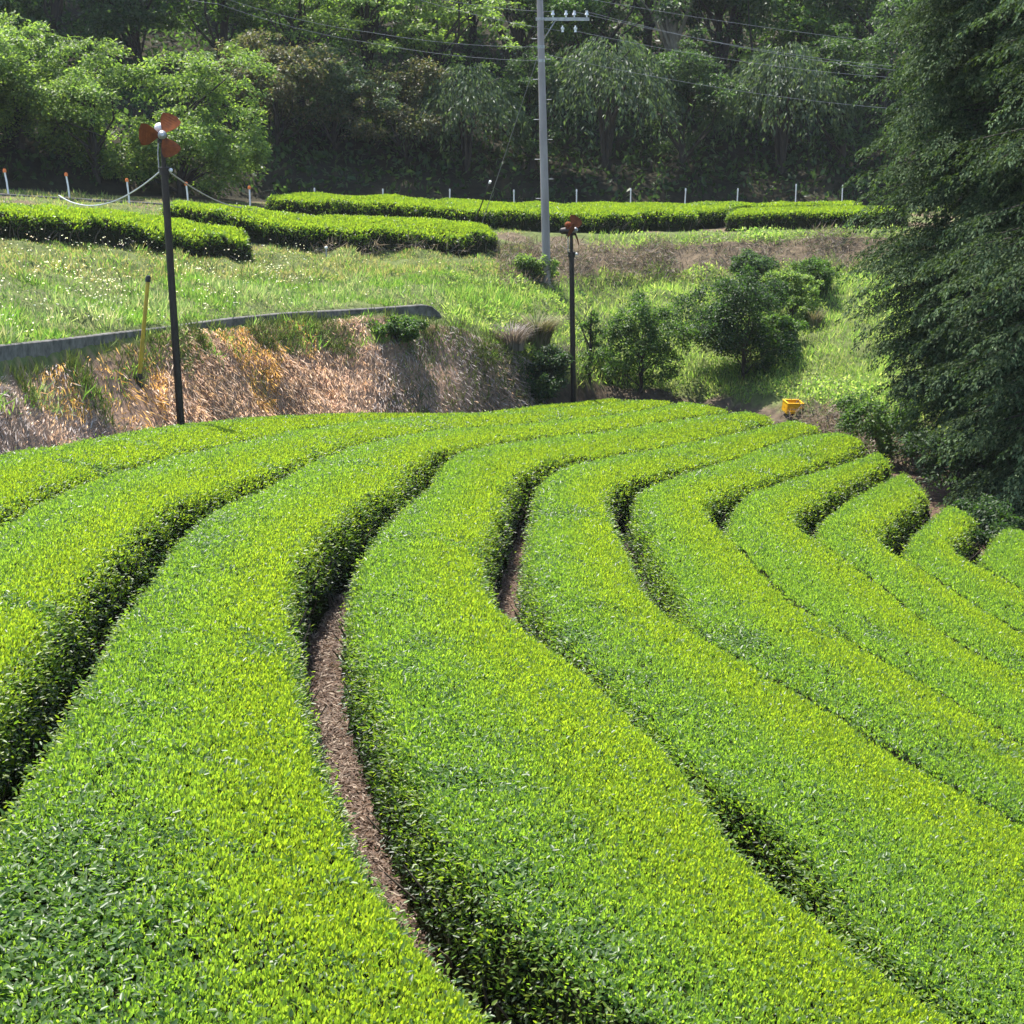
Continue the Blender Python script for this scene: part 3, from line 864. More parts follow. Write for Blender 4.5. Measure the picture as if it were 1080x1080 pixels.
PALS = {
 'bright': np.array([[.15, .215, .06], [.19, .25, .07], [.115, .175, .05], [.075, .125, .038]]),
 'mid': np.array([[.065, .12, .026], [.05, .10, .024], [.085, .14, .03], [.04, .075, .02]]),
 'dark': np.array([[.050, .088, .036], [.042, .074, .030], [.064, .105, .042], [.032, .058, .025]]),
 'blue': np.array([[.060, .090, .052], [.08, .112, .062], [.046, .072, .044], [.09, .122, .074]]),
 'brown': np.array([[.10, .098, .055], [.125, .10, .065], [.075, .08, .045], [.08, .105, .05]]),
 'gloss': np.array([[.025, .055, .018], [.035, .07, .02], [.018, .04, .014], [.05, .085, .025]]),
}
def broadleaf(seed, H, W, pal, nclump=70, per=90, leaf=.2, trunk=.16, low=.12, flat=.55, droop=0.0, bark=None, clump=.16, lw=.55, top_heavy=.5):
    """crown mesh and trunk mesh of one broadleaf tree, base at the origin"""
    g = np.random.default_rng(seed)
    # clumps spread through an uneven volume
    C = []
    lobes = [(g.uniform(-.32, .32) * W, g.uniform(-.32, .32) * W, H * g.uniform(low + .22, .86), g.uniform(.2, .36)) for _ in range(7)]
    lobes.append((0, 0, H * .82, .28))
    while len(C) < nclump:
        l = lobes[g.integers(0, len(lobes))]
        d = rand_dir(1, g)[0]
        r = l[3] * g.uniform(.45, 1.0) ** .5
        p = np.array([l[0] + d[0] * r * W, l[1] + d[1] * r * W, l[2] + d[2] * r * H * .62])
        if low * H < p[2] < H * 1.02:
            C.append(p)
    C = np.array(C)
    A, B, Cc, Lg, Rf = [], [], [], [], []
    for p in C:
        n = int(per * g.uniform(.5, 1.5))
        s_ = clump * W * g.uniform(.55, 1.35)
        out = norm((p - np.array([0, 0, H * .4]))[None])[0]
        dd = norm(g.normal(0, 1, (n, 3)) + np.array([0, 0, .7]) + out * .6)
        q = dd * s_ * (g.uniform(.25, 1.1, (n, 1)) ** .6) * np.array([1, 1, flat])
        rr = np.hypot(q[:, 0], q[:, 1])
        q[:, 2] -= rr * rr / (s_ * 2.2 + .01) * .5 * flat
        a = norm(np.stack([q[:, 0], q[:, 1], q[:, 2] * .2], 1) / (s_ + .01) * .9 + g.normal(0, .5, (n, 3)) + np.array([0, 0, -.25]))
        A.append(p + q); B.append(a)
        tone = g.uniform(.75, 1.25)
        Cc.append(pal[g.integers(0, len(pal), n)] * tone * g.uniform(.8, 1.2, (n, 1)))
        Lg.append(g.uniform(.6, 1.25, n) * leaf)
        Rf.append(dd * .7 + np.array([0, 0, .6]))
    A = np.concatenate(A); B = np.concatenate(B); Cc = np.concatenate(Cc); Lg = np.concatenate(Lg)
    ref = np.concatenate(Rf) + g.normal(0, .35, A.shape)
    A[:, 2] = np.maximum(A[:, 2], .03 * H)
    v, f, c = leaf_geo(A, B, ref, Lg, Lg * lw, Cc, False, .15, -.08)
    crown = mesh_np("crown", v, f, M_LEAF, c)
    mb = MB()
    tp = [(0, 0, -.5), (g.normal(0, .02) * H, g.normal(0, .02) * H, H * .3), (g.normal(0, .04) * H, g.normal(0, .04) * H, H * .75)]
    mb.tube(tp, [trunk * 1.25, trunk, trunk * .25], 8)
    for i in g.permutation(len(C))[:16]:
        z = g.uniform(.12, .6) * C[i][2]
        base = np.array(tp[1]) * min(1, z / (H * .3)); base[2] = z
        mb.tube(limb_pts(base, C[i], .08, .25, 4, g), [trunk * .5, trunk * .34, trunk * .2, trunk * .06], 5, False)
    tr = mb.mesh("trunk", bark or M_BARK)
    return crown, tr

def weeping(seed, H, W, pal, strands=420, leaf=.17):
    """arching, hanging foliage"""
    g = np.random.default_rng(seed)
    A, B, Cc, Lg = [], [], [], []
    for _ in range(strands):
        az = g.uniform(0, 2 * np.pi); r0 = W * .5 * g.uniform(.15, .95)
        z0 = H * (1.0 - .45 * (r0 / (W * .5)) ** 2) * g.uniform(.75, 1.0)
        x0, y0 = math.cos(az) * r0, math.sin(az) * r0
        ln = g.uniform(.12, .42) * H
        k = int(g.integers(9, 18))
        t = np.sort(g.random(k))
        x = x0 + math.cos(az) * t * .16 * W + g.normal(0, .05, k); y = y0 + math.sin(az) * t * .16 * W + g.normal(0, .05, k)
        z = z0 - ln * t ** 1.3 + .06 * H * np.sin(t * 2.5)
        A.append(np.stack([x, y, np.maximum(z, .08)], 1))
        B.append(norm(np.stack([math.cos(az) * (1 - t) * .7, math.sin(az) * (1 - t) * .7, -.8 * np.ones(k)], 1) + g.normal(0, .28, (k, 3))))
        Cc.append(pal[g.integers(0, len(pal), k)] * g.uniform(.7, 1.3))
        Lg.append(g.uniform(.7, 1.4, k) * leaf)
    A = np.concatenate(A); B = np.concatenate(B); Cc = np.concatenate(Cc); Lg = np.concatenate(Lg)
    v, f, c = leaf_geo(A, B, rand_dir(len(A), g), Lg, Lg * .3, Cc, False, .12, -.05)
    crown = mesh_np("crown", v, f, M_LEAF, c)
    mb = MB()
    for i in range(5):
        az = i * 1.26 + g.normal(0, .3)
        mb.tube([(0, 0, -.4), (math.cos(az) * .05 * W, math.sin(az) * .05 * W, H * .4), (math.cos(az) * .18 * W, math.sin(az) * .18 * W, H * .78), (math.cos(az) * .36 * W, math.sin(az) * .36 * W, H * .86)], [.09, .07, .04, .012], 5, False)
    return crown, mb.mesh("trunk", M_BARK)

def cypress(seed, H, W, low=.04, nb=520, pal=None):
    """tall conifer of overlapping drooping sprays"""
    g = np.random.default_rng(seed)
    pal = np.array([[.036, .060, .028], [.048, .076, .036], [.066, .096, .046], [.024, .044, .02], [.085, .115, .06]]) if pal is None else pal
    A, B, Cc, Lg = [], [], [], []
    mb = MB()
    mb.tube([(0, 0, -.5), (.05, 0, H * .4), (0, .05, H)], [.24, .17, .03], 8)
    for i in range(nb):
        h = low + (1 - low) * (g.random() ** 1.12)
        az = g.uniform(0, 2 * np.pi)
        rad = W * .5 * (1 - h) ** .45 * (.58 + .42 * min(1.0, max(0.0, (h - low) / .2))) * g.uniform(.6, 1.12) + .12
        z0 = h * H
        bx, by = math.cos(az), math.sin(az)
        lift = g.uniform(.05, .35)
        def on(t):
            return np.array([bx * rad * t, by * rad * t, z0 + rad * (lift * t - .5 * t ** 2 + .1 * t ** 4)])
        if i % 3 == 0:
            mb.tube([(0, 0, z0), on(.5), on(.85)], [.03, .018, .006], 4, False)
        tone = g.uniform(.6, 1.35)
        nt_ = int(4 + rad * 2.6)
        for j in range(nt_):
            t = .3 + .7 * (j + g.random() * .6) / nt_
            sgn = -1 if j % 2 else 1
            fan = g.uniform(.2, 1.0) * sgn if t < .92 else g.normal(0, .2)
            dx, dy = bx * math.cos(fan) - by * math.sin(fan), bx * math.sin(fan) + by * math.cos(fan)
            ln = g.uniform(.38, .72); wd = ln * g.uniform(.26, .38)
            n = int(58 * ln / .55)
            q = g.random(n)
            across = g.normal(0, .5, n) * wd * np.sin(np.pi * np.clip(q * .85 + .12, 0, 1))
            droop = -ln * (.10 * q + g.uniform(.35, .75) * q ** 2)
            o = on(t)
            A.append(np.stack([o[0] + dx * ln * q - dy * across, o[1] + dy * ln * q + dx * across, o[2] + droop - np.abs(across) * .45 + g.normal(0, .025, n)], 1))
            sd_ = np.sign(across)
            B.append(norm(np.stack([dx * .8 - dy * sd_ * .6, dy * .8 + dx * sd_ * .6, -.35 - .6 * q], 1) + g.normal(0, .28, (n, 3))))
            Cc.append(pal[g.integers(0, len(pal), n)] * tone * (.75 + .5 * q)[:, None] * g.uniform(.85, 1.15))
            Lg.append(g.uniform(.05, .10, n))
    A = np.concatenate(A); B = np.concatenate(B); Cc = np.concatenate(Cc); Lg = np.concatenate(Lg)
    A[:, 2] = np.maximum(A[:, 2], .1)
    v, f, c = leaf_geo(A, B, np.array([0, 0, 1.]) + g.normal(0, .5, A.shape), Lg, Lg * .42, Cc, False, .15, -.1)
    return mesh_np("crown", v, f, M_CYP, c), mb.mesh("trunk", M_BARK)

def place_tree(meshes, name, label, cat, p, scale=1.0, rz=0.0, group=None, sxy=None):
    t = thing(name, label, cat, p, rz, group)
    sxy = sxy or scale
    t.scale = (sxy, sxy, scale)
    link("trunk", meshes[1], t)
    link("crown", meshes[0], t)
    return t

# cypresses at the right of the field
cyp = [cypress(1, 17.5, 5.9, nb=560, low=.125), cypress(2, 17, 6.0, nb=560)]
for i, (m, X, Y, s_, rz, lab) in enumerate([
    (0, 9.8, 33.5, 1.0, .3, "tall dark cypress at the inner edge of the grove, its tips over the terrace hedge"),
    (1, 10.6, 29.5, 1.02, 1.9, "dark cypress in front of the grove with grey green drooping sprays at the right edge"),
    (1, 10.9, 33.5, 1.12, 4.0, "dark cypress hidden behind the other two in the grove"),
    (1, 11.8, 38.5, 1.1, 5.0, "dark cypress at the back of the grove beside the terrace"),
    (0, 13.4, 30.5, 1.0, 2.6, "outermost dark cypress of the grove beyond the right edge")]):
    place_tree(cyp[m], "cypress_tree", lab, "cypress", (X, Y, float(ground(X, Y)) - .1), s_, rz, "dark cypresses beside the tea field")

# shrubs on the weedy slope
SHR = "shrubs on the weedy slope"
def shrub(label, x, y, Y, H, W, pal, seed, name="shrub", **kw):
    p = gpt(x, Y, y)
    a = dict(nclump=130, per=85, leaf=.085, trunk=.04, low=.04, clump=.11, flat=.85)
    a.update(kw)
    m = broadleaf(seed, H, W, pal, **a)
    return place_tree(m, name, label, "shrub", p, 1, 0, SHR)
shrub("open leafy shrub with pale green leaves just right of the smaller fan pole", 674, 410, 42.9, 2.6, 2.4, PALS['mid'], 11, nclump=170, per=85)
shrub("large dense dark glossy shrub standing in the middle of the weedy slope", 783, 410, 43.2, 2.75, 2.8, PALS['gloss'], 12, nclump=260, per=95)
shrub("small dark round bush peeking up behind the large glossy shrub", 795, 320, 48.3, 1.4, 1.3, PALS['dark'], 13, per=60)
shrub("yellow green bush leaning against the large glossy shrub", 832, 360, 47.0, 1.5, 1.7, PALS['bright'], 14)
shrub("low dark bush in front of the bank at the inner side of the cypresses", 856, 345, 48.5, 1.1, 1.5, PALS['mid'], 15)
shrub("rounded low bush on the bright grass between shrub and cypress", 820, 390, 45.0, .8, 1.3, PALS['mid'], 16, nclump=100)
shrub("broad light green bush at the foot of the inner cypress", 935, 420, 35.5, 1.7, 1.9, PALS['mid'], 17, nclump=100)
shrub("shaded dark bush beneath the cypress branches behind the last tea tips", 1010, 440, 31.5, 1.5, 2.2, PALS['dark'], 18, nclump=100)
shrub("glossy dark bush beside the last tea row tip at the right edge", 1052, 540, 26.0, 1.0, 1.5, PALS['gloss'], 19, nclump=100, leaf=.075)
shrub("slender leafy sapling beside the smaller fan pole", 622, 400, 42.6, 2.6, .9, PALS['mid'], 20, nclump=34, per=34)
shrub("small weedy bush below the utility pole base", 560, 300, 47.0, .8, 1.2, PALS['bright'], 21, nclump=60)

shrub("dark scrub added for the shade of the hollow, left of the smaller fan pole", 577, 410, 40.3, 1.3, 1.5, PALS['gloss'], 22)  # dark bush added to stand in for the hollow's shade
shrub("small green bush growing over the lip of the straw bank", 420, 360, 37.2, .6, 1.1, PALS['mid'], 23, nclump=60)
# arching grass tussock and dead brush by the hollow
def tussock(label, x, y, Y, n, L0, cols, name, cat, spread=1.0):
    g = np.random.default_rng(int(x))
    p = gpt(x, Y, y)
    t = thing(name, label, cat, p)
    mb_v, mb_f, mb_c = [], [], []
    off = 0
    az = g.uniform(0, 2 * np.pi, n); r = g.random(n) ** .5 * .35 * spread
    base = np.stack([np.cos(az) * r, np.sin(az) * r, np.zeros(n)], 1)
    out = np.stack([np.cos(az), np.sin(az), np.zeros(n)], 1)
    L = L0 * g.uniform(.5, 1.1, n)
    c = cols[g.integers(0, len(cols), n)] * g.uniform(.7, 1.2, (n, 1))
    segs = 5
    pts = []
    for s_ in range(segs + 1):
        q = s_ / segs
        pts.append(base + out * (L * q * q * .5 * spread)[:, None] + np.array([0, 0, 1.]) * (L * (q - .42 * q ** 2.4))[:, None])
    side = np.stack([-np.sin(az), np.cos(az), np.zeros(n)], 1)
    V = []
    for s_ in range(segs + 1):
        w_ = .014 * (1 - s_ / segs) + .002
        V += [pts[s_] - side * w_, pts[s_] + side * w_]
    V = np.stack(V, 1)
    k = 2 * (segs + 1)
    f = np.array([[2 * i, 2 * i + 1, 2 * i + 3, 2 * i + 2] for i in range(segs)])
    faces = (np.arange(n)[:, None, None] * k + f[None]).reshape(-1, 4)
    link("leaves", mesh_np("leaves", V.reshape(-1, 3), faces, M_DRY, np.repeat(c, k, 0)), t)
    return t
tussock("arching grass tussock, green above and brown below, over the dark hollow", 566, 372, 41.5, 900, 1.3, np.array([[.14, .17, .06], [.20, .17, .09], [.11, .14, .04], [.24, .2, .13]]), "grass_tussock", "tussock", 1.0)
tussock("tangle of bare grey dead twigs hanging over the dark hollow", 540, 400, 40.2, 420, 1.0, np.array([[.20, .17, .145], [.13, .11, .095], [.28, .24, .21]]), "dead_brush", "dead brush", 1.0)
tussock("brown dead grass clump right of the hollow, before the fan pole", 585, 405, 41.4, 500, .8, np.array([[.10, .085, .06], [.07, .06, .045], [.16, .13, .10]]), "grass_tussock", "tussock", 1.1)
tussock("pale plumed grass clump in the weeds by the cypress side bush", 856, 388, 46.0, 220, .9, np.array([[.30, .25, .16], [.18, .2, .08]]), "grass_tussock", "tussock", .6)

# forest: prototypes shared by copies
WOOD = "trees of the wooded hillside"
pro = {
 'bush': [broadleaf(31, 5.0, 5.2, PALS['bright'], nclump=230, per=110, leaf=.13, low=.03, trunk=.12, clump=.085, flat=.75), broadleaf(32, 4.6, 4.8, PALS['bright'], nclump=210, per=110, leaf=.13, low=.03, trunk=.12, clump=.085, flat=.75)],
 'maple': [broadleaf(41, 8.5, 7.5, PALS['bright'], nclump=150, per=90, leaf=.17, low=.16, trunk=.16, clump=.085, flat=.35), broadleaf(42, 8, 7, PALS['bright'], nclump=140, per=90, leaf=.17, low=.16, trunk=.16, clump=.085, flat=.35)],
 'mid': [broadleaf(51, 8.5, 6, PALS['mid'], nclump=180, per=80, leaf=.17, low=.03, trunk=.15, clump=.09, flat=.55), broadleaf(52, 8, 6.5, PALS['mid'], nclump=180, per=80, leaf=.17, low=.03, trunk=.15, clump=.09, flat=.55)],
 'dark': [broadleaf(61, 8, 6, PALS['dark'], nclump=190, per=80, leaf=.17, low=.02, trunk=.15, clump=.09, flat=.6), broadleaf(62, 7, 5.5, PALS['dark'], nclump=170, per=80, leaf=.17, low=.02, trunk=.15, clump=.09, flat=.6)],
 'brown': [broadleaf(71, 4.4, 4.6, PALS['brown'], nclump=150, per=80, leaf=.13, low=.03, trunk=.06, clump=.09, flat=.7), broadleaf(72, 4.2, 4.4, PALS['blue'], nclump=140, per=80, leaf=.13, low=.03, trunk=.06, clump=.09, flat=.7)],
 'weep': [weeping(81, 4.8, 4.6, PALS['blue'], 760), weeping(82, 4.4, 4.0, PALS['blue'], 640)],
 'bare': [broadleaf(91, 9, 6.5, PALS['mid'], nclump=70, per=70, leaf=.17, low=.5, trunk=.2, clump=.09, flat=.4, bark=M_PALEBARK)],
}
def on_hill(x, Y):
    X = (x - 540) / F * Y * .97
    return (X, Y, float(ground(np.array(X), np.array(Y))) - .15)
FT = [  # kind, variant, photo column, distance, scale, label
 ('bush', 0, -70, 50.5, .95, "bright leafy bush tree at the left edge, cut by the picture side"),
 ('bush', 1, 20, 52.5, .92, "bright green bush tree behind the first two orange capped posts"),
 ('bush', 0, 98, 52.5, .90, "broad bright bush tree to the left of the fan blades"),
 ('bush', 1, 186, 53.5, .98, "tall round bright bush tree behind the rusty fan head"),
 ('brown', 0, 292, 60.5, 1.0, "low brownish thicket tree right behind the tall round bush"),
 ('brown', 1, 352, 61.5, .95, "grey green low tree in the shade above the middle of the hedges"),
 ('brown', 0, 425, 62.3, .9, "brown tinged low tree in the shade left of the guy wire"),
 ('weep', 1, 492, 62.3, .95, "drooping pale tree whose thin trunk shows beside the guy wire"),
 ('dark', 1, 560, 64, .68, "low dark tree directly behind the utility pole"),
 ('weep', 0, 640, 64.5, 1.12, "large drooping grey green tree right of the utility pole"),
 ('dark', 1, 722, 65.5, .72, "dark dense tree between the two drooping ones on the right side"),
 ('weep', 1, 825, 66, 1.2, "tall drooping tree above the flat topped hedge"),
 ('dark', 1, 890, 66.5, .8, "dark tree at the forest edge half hidden by the cypress tips"),
 ('dark', 0, 985, 66.5, .9, "dark tree fully behind the cypress grove"),
 ('dark', 0, -40, 60, .95, "dark tree above the bush trees in the upper left corner"),
 ('dark', 1, 60, 62, 1.1, "dark dense tree rising over the first bush trees"),
 ('dark', 0, 150, 64, .95, "dark tree over the fan in the shaded upper left"),
 ('mid', 0, 235, 65, .95, "green tree with light tips over the round bush"),
 ('maple', 0, 318, 64.5, .82, "bright layered maple with flat sprays, left of its twin at the top"),
 ('mid', 1, 390, 68, .9, "mid green glossy tree below the layered maples"),
 ('maple', 1, 462, 65.5, .86, "bright layered maple reaching towards the pole and wires"),
 ('mid', 1, 545, 70, 1.0, "mid green tree behind the pole crossarm"),
 ('dark', 0, 625, 70.5, 1.05, "dark ivy clad tree just right of the insulators"),
 ('bare', 0, 708, 71, 1.0, "pale trunked tree with forked bare limbs at the top"),
 ('dark', 1, 765, 71, 1.15, "dark tree under the sagging wires right of the forked trunk"),
 ('mid', 0, 840, 72, 1.0, "green tree with light specks at the top beside the cypress grove"),
 ('dark', 0, 930, 72, 1.1, "dark tree rising behind the tops of the cypress grove"),
 ('mid', 0, 10, 71, 1.1, "mid green tree high on the slope in the upper left corner"),
 ('dark', 1, 110, 74, 1.2, "dark tree high on the slope above the fan"),
 ('mid', 1, 225, 75, 1.1, "mid green tree high on the slope over the wires' left end"),
 ('mid', 0, 395, 77, 1.1, "green tree at the top edge between the two maples"),
 ('dark', 0, 500, 78, 1.2, "dark tree at the top edge just left of the pole"),
 ('mid', 1, 600, 78, 1.1, "mid green tree at the top edge just right of the pole"),
 ('dark', 1, 680, 79, 1.2, "dark tree at the top edge behind the forked pale trunk"),
 ('mid', 0, 780, 79, 1.1, "green tree at the top edge over the sagging wires"),
 ('dark', 0, 880, 80, 1.2, "dark tree at the top edge next to the cypress crown"),
]
for i, (k, v_, x, Y, s_, lab) in enumerate(FT):
    nm = {'bush': 'bush_tree', 'maple': 'maple_tree', 'weep': 'weeping_tree', 'brown': 'thicket_tree'}.get(k, 'forest_tree')
    place_tree(pro[k][v_], nm, lab, "tree", on_hill(x, Y), s_, i * 1.7, WOOD, s_ * 1.08)

# undergrowth on the hillside
X = rng.uniform(-34, 34, 90000); Y = rng.uniform(50, 96, 90000)
kk, _ = zone(X, Y)
ok = (kk > 7.0) & (np.abs(X / Y) < .45)
X, Y = X[ok], Y[ok]; n = len(X)
P = np.stack([X, Y, ground(X, Y) + rng.uniform(0, .7, n) ** 1.5], 1)
blades("forest_undergrowth", P, norm(rng.normal(0, 1, (n, 3)) + np.array([0, -.3, .5])), rng.uniform(.15, .4, n), rng.uniform(.08, .2, n),
       PALS['dark'][rng.integers(0, 4, n)] * .9, M_LEAF, "dark leafy undergrowth covering the shaded forest floor", "undergrowth")

# ------------------------------------------------------------------ frost fans
def frost_fan(label, x, Y, ytop, lean, rz, pitch, cap_mat=M_WHITE):
    b = gpt(x, Y, 430)
    top = px(x, ytop, Y)
    h = top[2] - b[2]
    t = thing("frost_fan", label, "frost fan", b, 0, "rusty frost fans on dark poles")
    L = lambda q: (lean[0] * q, lean[1] * q)
    def at(z):
        return Vector((lean[0] * z, lean[1] * z, z))
    r = .066
    mb = MB(); mb.tube([at(-.4), at(h * .5), at(h - .55)], [r * 1.1, r, r * .95], 14)
    link("pole", mb.mesh("pole", M_DARKST), t)
    mb = MB(); mb.tube([at(h - .66), at(h - .56)], r * 1.35, 14); mb.tube([at(h - .56), at(h - .53)], r * 1.6, 14)
    c = link("collar", mb.mesh("collar", M_DARKST), t)
    mb = MB(); mb.tube([at(h - .55), at(h - .1)], r * .62, 10)
    link("neck", mb.mesh("neck", M_DARKST), t)
    mb = MB(); p = at(h - .6) + Vector((-.085, -.02, 0)); mb.tube([p, at(h - .3) + Vector((-.085, -.02, 0)), at(h - .05) + Vector((-.06, 0, 0))], .011, 6)
    link("conduit", mb.mesh("conduit", M_GALV), t)
    mb = MB(); mb.ball(at(h - .6) + Vector((.12, -.03, .02)), .036, 10, 6)
    mb.tube([at(h - .6) + Vector((.05, 0, .02)), at(h - .6) + Vector((.12, -.03, .02))], .02, 6)
    link("insulator", mb.mesh("insulator", M_WHITE), t)
    # head: a yoke, motor drum and rotor facing direction rz
    hd = link("head", None, t)
    hd.location = at(h - .02); hd.rotation_euler = (pitch, 0, rz); hd.empty_display_size = .1
    mb = MB(); mb.box((0, .02, -.08), (.16, .2, .05)); mb.tube([(0, .26, .02), (0, .1, .02), (0, -.04, .02)], [.075, .095, .09], 14)
    o = link("motor", mb.mesh("motor", M_DARKST), t)
    o.matrix_parent_inverse.identity()
    def fit(o):
        o.location = hd.location; o.rotation_euler = hd.rotation_euler
        return o
    fit(o)
    mb = MB(); mb.ball((-.03, .06, .16), .09, 14, 8, (1, 1, .95)); mb.tube([(-.03, .06, .06), (-.03, .06, .12)], .06, 10)
    fit(link("motor_cap", mb.mesh("motor_cap", cap_mat), t))
    mb = MB(); mb.tube([(0, -.04, .02), (0, -.13, .02), (0, -.17, .02)], [.075, .075, .03], 14)
    fit(link("hub", mb.mesh("hub", M_GALV), t))
    for k in range(3):
        a0 = R(178) + k * 2 * math.pi / 3
        vs = []; fs = []
        ns = 9
        for i in range(ns):
            q = i / (ns - 1)
            rr = .06 + .33 * q
            wd = .03 + .165 * math.sin(math.pi * min(1, q * .66 + .02)) if q < .95 else .10
            if i == ns - 1:
                wd = .075
            tw = R(38 - 14 * q)
            for sd_ in (-1, 1):
                for th in (-.004, .004):
                    tx_ = sd_ * wd
                    yy = tx_ * math.sin(tw) + th - .09
                    cc = tx_ * math.cos(tw)
                    vs.append((rr * math.cos(a0) - cc * math.sin(a0), yy, .02 + rr * math.sin(a0) + cc * math.cos(a0)))
        for i in range(ns - 1):
            o0, o1 = i * 4, (i + 1) * 4
            for a_, b_ in ((0, 2), (2, 3), (3, 1), (1, 0)):
                fs.append((o0 + a_, o0 + b_, o1 + b_, o1 + a_))
        fs.append((0, 1, 3, 2)); e = (ns - 1) * 4; fs.append((e, e + 2, e + 3, e + 1))
        mb = MB(); mb.add(vs, fs)
        fit(link("fan_blade", mb.mesh("fan_blade", M_RUST, False), t))
    bpy.data.objects.remove(hd)
    return t, h, b
fan1, h1, b1 = frost_fan("taller dark fan pole with spread rusty orange blades and white cap, before the round bush", 190.5, 28.4, 143, (-.014, 0), R(14), R(-8))
fan2, h2, b2 = frost_fan("shorter dark fan pole with rusty blades seen edge on, left of the shrubs", 605.5, 40.6, 243, (-.022, 0), R(68), R(-5), M_RUST)

def cable(name, label, cat, pts, r, mat, n=18, sag=0.0, group=None):
    """hanging cable through world points; sag per span"""
    P = []
    for a, b in zip(pts[:-1], pts[1:]):
        a = np.array(a, float); b = np.array(b, float)
        for i in range(n):
            q = i / n
            p = a + (b - a) * q; p[2] -= sag * 4 * q * (1 - q)
            P.append(p)
    P.append(np.array(pts[-1], float))
    o = np.array(pts[0], float)
    mb = MB(); mb.tube([p - o for p in P], r, 5)
    ob = link(name, mb.mesh(name, mat), label=label, category=cat)
    ob.location = o
    if group:
        ob["group"] = group
    return ob
colr = np.array(b1) + np.array([-.014 * (h1 - .6), 0, h1 - .6])
cable("power_cable", "pale cable sagging from the taller fan pole to the kerb at left", "cable", [colr + np.array([-.07, 0, 0]), px(62, 206, 45.5)], .015, M_LWIRE, sag=.42)
cable("power_cable", "dark cable running from the taller fan pole towards the fifth orange capped post", "cable", [colr + np.array([.07, 0, 0]), px(266, 219, 50.0)], .014, M_WIRE, sag=.2)

# ------------------------------------------------------------------ utility pole and wires
ub = gpt(577, 47.0, 297)
ut = thing("utility_pole", "tall grey concrete utility pole with a crossarm and white insulators", "utility pole", ub)
lean = -.030
UH = 11.5
def ua(z, dx=0, dy=0):
    return Vector((lean * z + dx, dy, z))
mb = MB(); mb.tube([ua(-.5), ua(4), ua(8), ua(UH)], [.125, .112, .088, .07], 16)
link("shaft", mb.mesh("shaft", M_POLE), ut)
zc_ = float(px(567, 20, 47.0)[2] - ub[2])
mb = MB(); mb.box(ua(zc_, .62, .10), (1.5, .08, .09))
link("crossarm", mb.mesh("crossarm", M_GALV, False), ut)
mb = MB(); mb.tube([ua(zc_ - .52, .1, .07), ua(zc_ - .04, .42, .10)], .018, 6)
link("brace", mb.mesh("brace", M_GALV), ut)
for dz in (zc_, zc_ - .75, zc_ - 1.12):
    mb = MB(); mb.tube([ua(dz - .04), ua(dz + .04)], .105, 16)
    link("band", mb.mesh("band", M_GALV), ut)
INS = []
for dx, dz in ((.35, .05), (.72, .05), (.95, .05), (1.3, .05), (.62, -.17), (.98, -.17)):
    mb = MB(); p = ua(zc_ + dz, dx, .1)
    sg = 1 if dz > 0 else -1
    mb.tube([p, p + Vector((0, 0, .05 * sg)), p + Vector((0, 0, .06 * sg)), p + Vector((0, 0, .11 * sg)), p + Vector((0, 0, .12 * sg)), p + Vector((0, 0, .18 * sg))], [.02, .02, .055, .045, .03, .035], 10)
    link("insulator", mb.mesh("insulator", M_CERAM), ut)
    INS.append(np.array(ub) + np.array(p) + np.array([0, 0, .15 * sg]))
for i in range(9):
    z = 2.6 + i * .55
    mb = MB(); s_ = 1 if i % 2 else -1
    mb.tube([ua(z, .12 * s_), ua(z, .26 * s_)], .011, 5)
    link("step_bolt", mb.mesh("step_bolt", M_GALV), ut)
UW = np.array(ub)
OW = "overhead wires on the utility pole"
pa = lambda z, dx=0: UW + np.array(ua(z, dx))
for (lab, pts, sag) in [
    ("highest thin wire crossing the top right corner of the forest", [px(560, -12, 47.0), px(1130, 60, 64)], .3),
    ("upper wire of the bundle running right from the insulators", [INS[2], px(1130, 75, 64)], .55),
    ("middle wire of the bundle running right from the insulators", [INS[3], px(1130, 79, 64)], .6),
    ("lower wire of the bundle running right from the insulators", [INS[5], px(1130, 82, 64)], .55),
    ("lowest wire on the right, sagging across the drooping trees", [pa(zc_ - .95, .1), px(1130, 118, 64)], .55),
    ("upper left wire leading from the crossarm to the top edge", [INS[0], px(450, -4, 46), px(330, -30, 43)], .08),
    ("second upper left wire leading from the crossarm to the top edge", [INS[4], px(440, -1, 46), px(320, -26, 43)], .08),
    ("left wire fixed below the crossarm, passing before the maples", [pa(zc_ - .75, -.1), px(390, 34, 45), px(230, -4, 41), px(150, -26, 39)], .1),
    ("lowest left wire, just below its neighbour before the maples", [pa(zc_ - 1.12, -.1), px(390, 45, 45), px(230, 4, 41), px(120, -26, 38)], .1)]:
    cable("overhead_wire", lab, "wire", pts, .006, M_WIRE, sag=sag, group=OW)
gw = px(500, 236, 50.8)
g0 = pa(zc_ - 1.0, -.1)
gt = thing("guy_wire", "slanting guy wire with a white marker between utility pole and lumpy hedge", "guy wire", gw)
mb = MB(); mb.tube([(0, 0, -.7), Vector(g0 - gw)], .011, 5)
link("strand", mb.mesh("strand", M_WIRE), gt)
dv = Vector(g0 - gw)
mb = MB(); mb.tube([dv * .01, dv * .25], .022, 6); link("guard", mb.mesh("guard", M_BLACK), gt)
mb = MB(); mb.tube([dv * .262, dv * .275], .038, 8); link("marker", mb.mesh("marker", M_WHITE), gt)

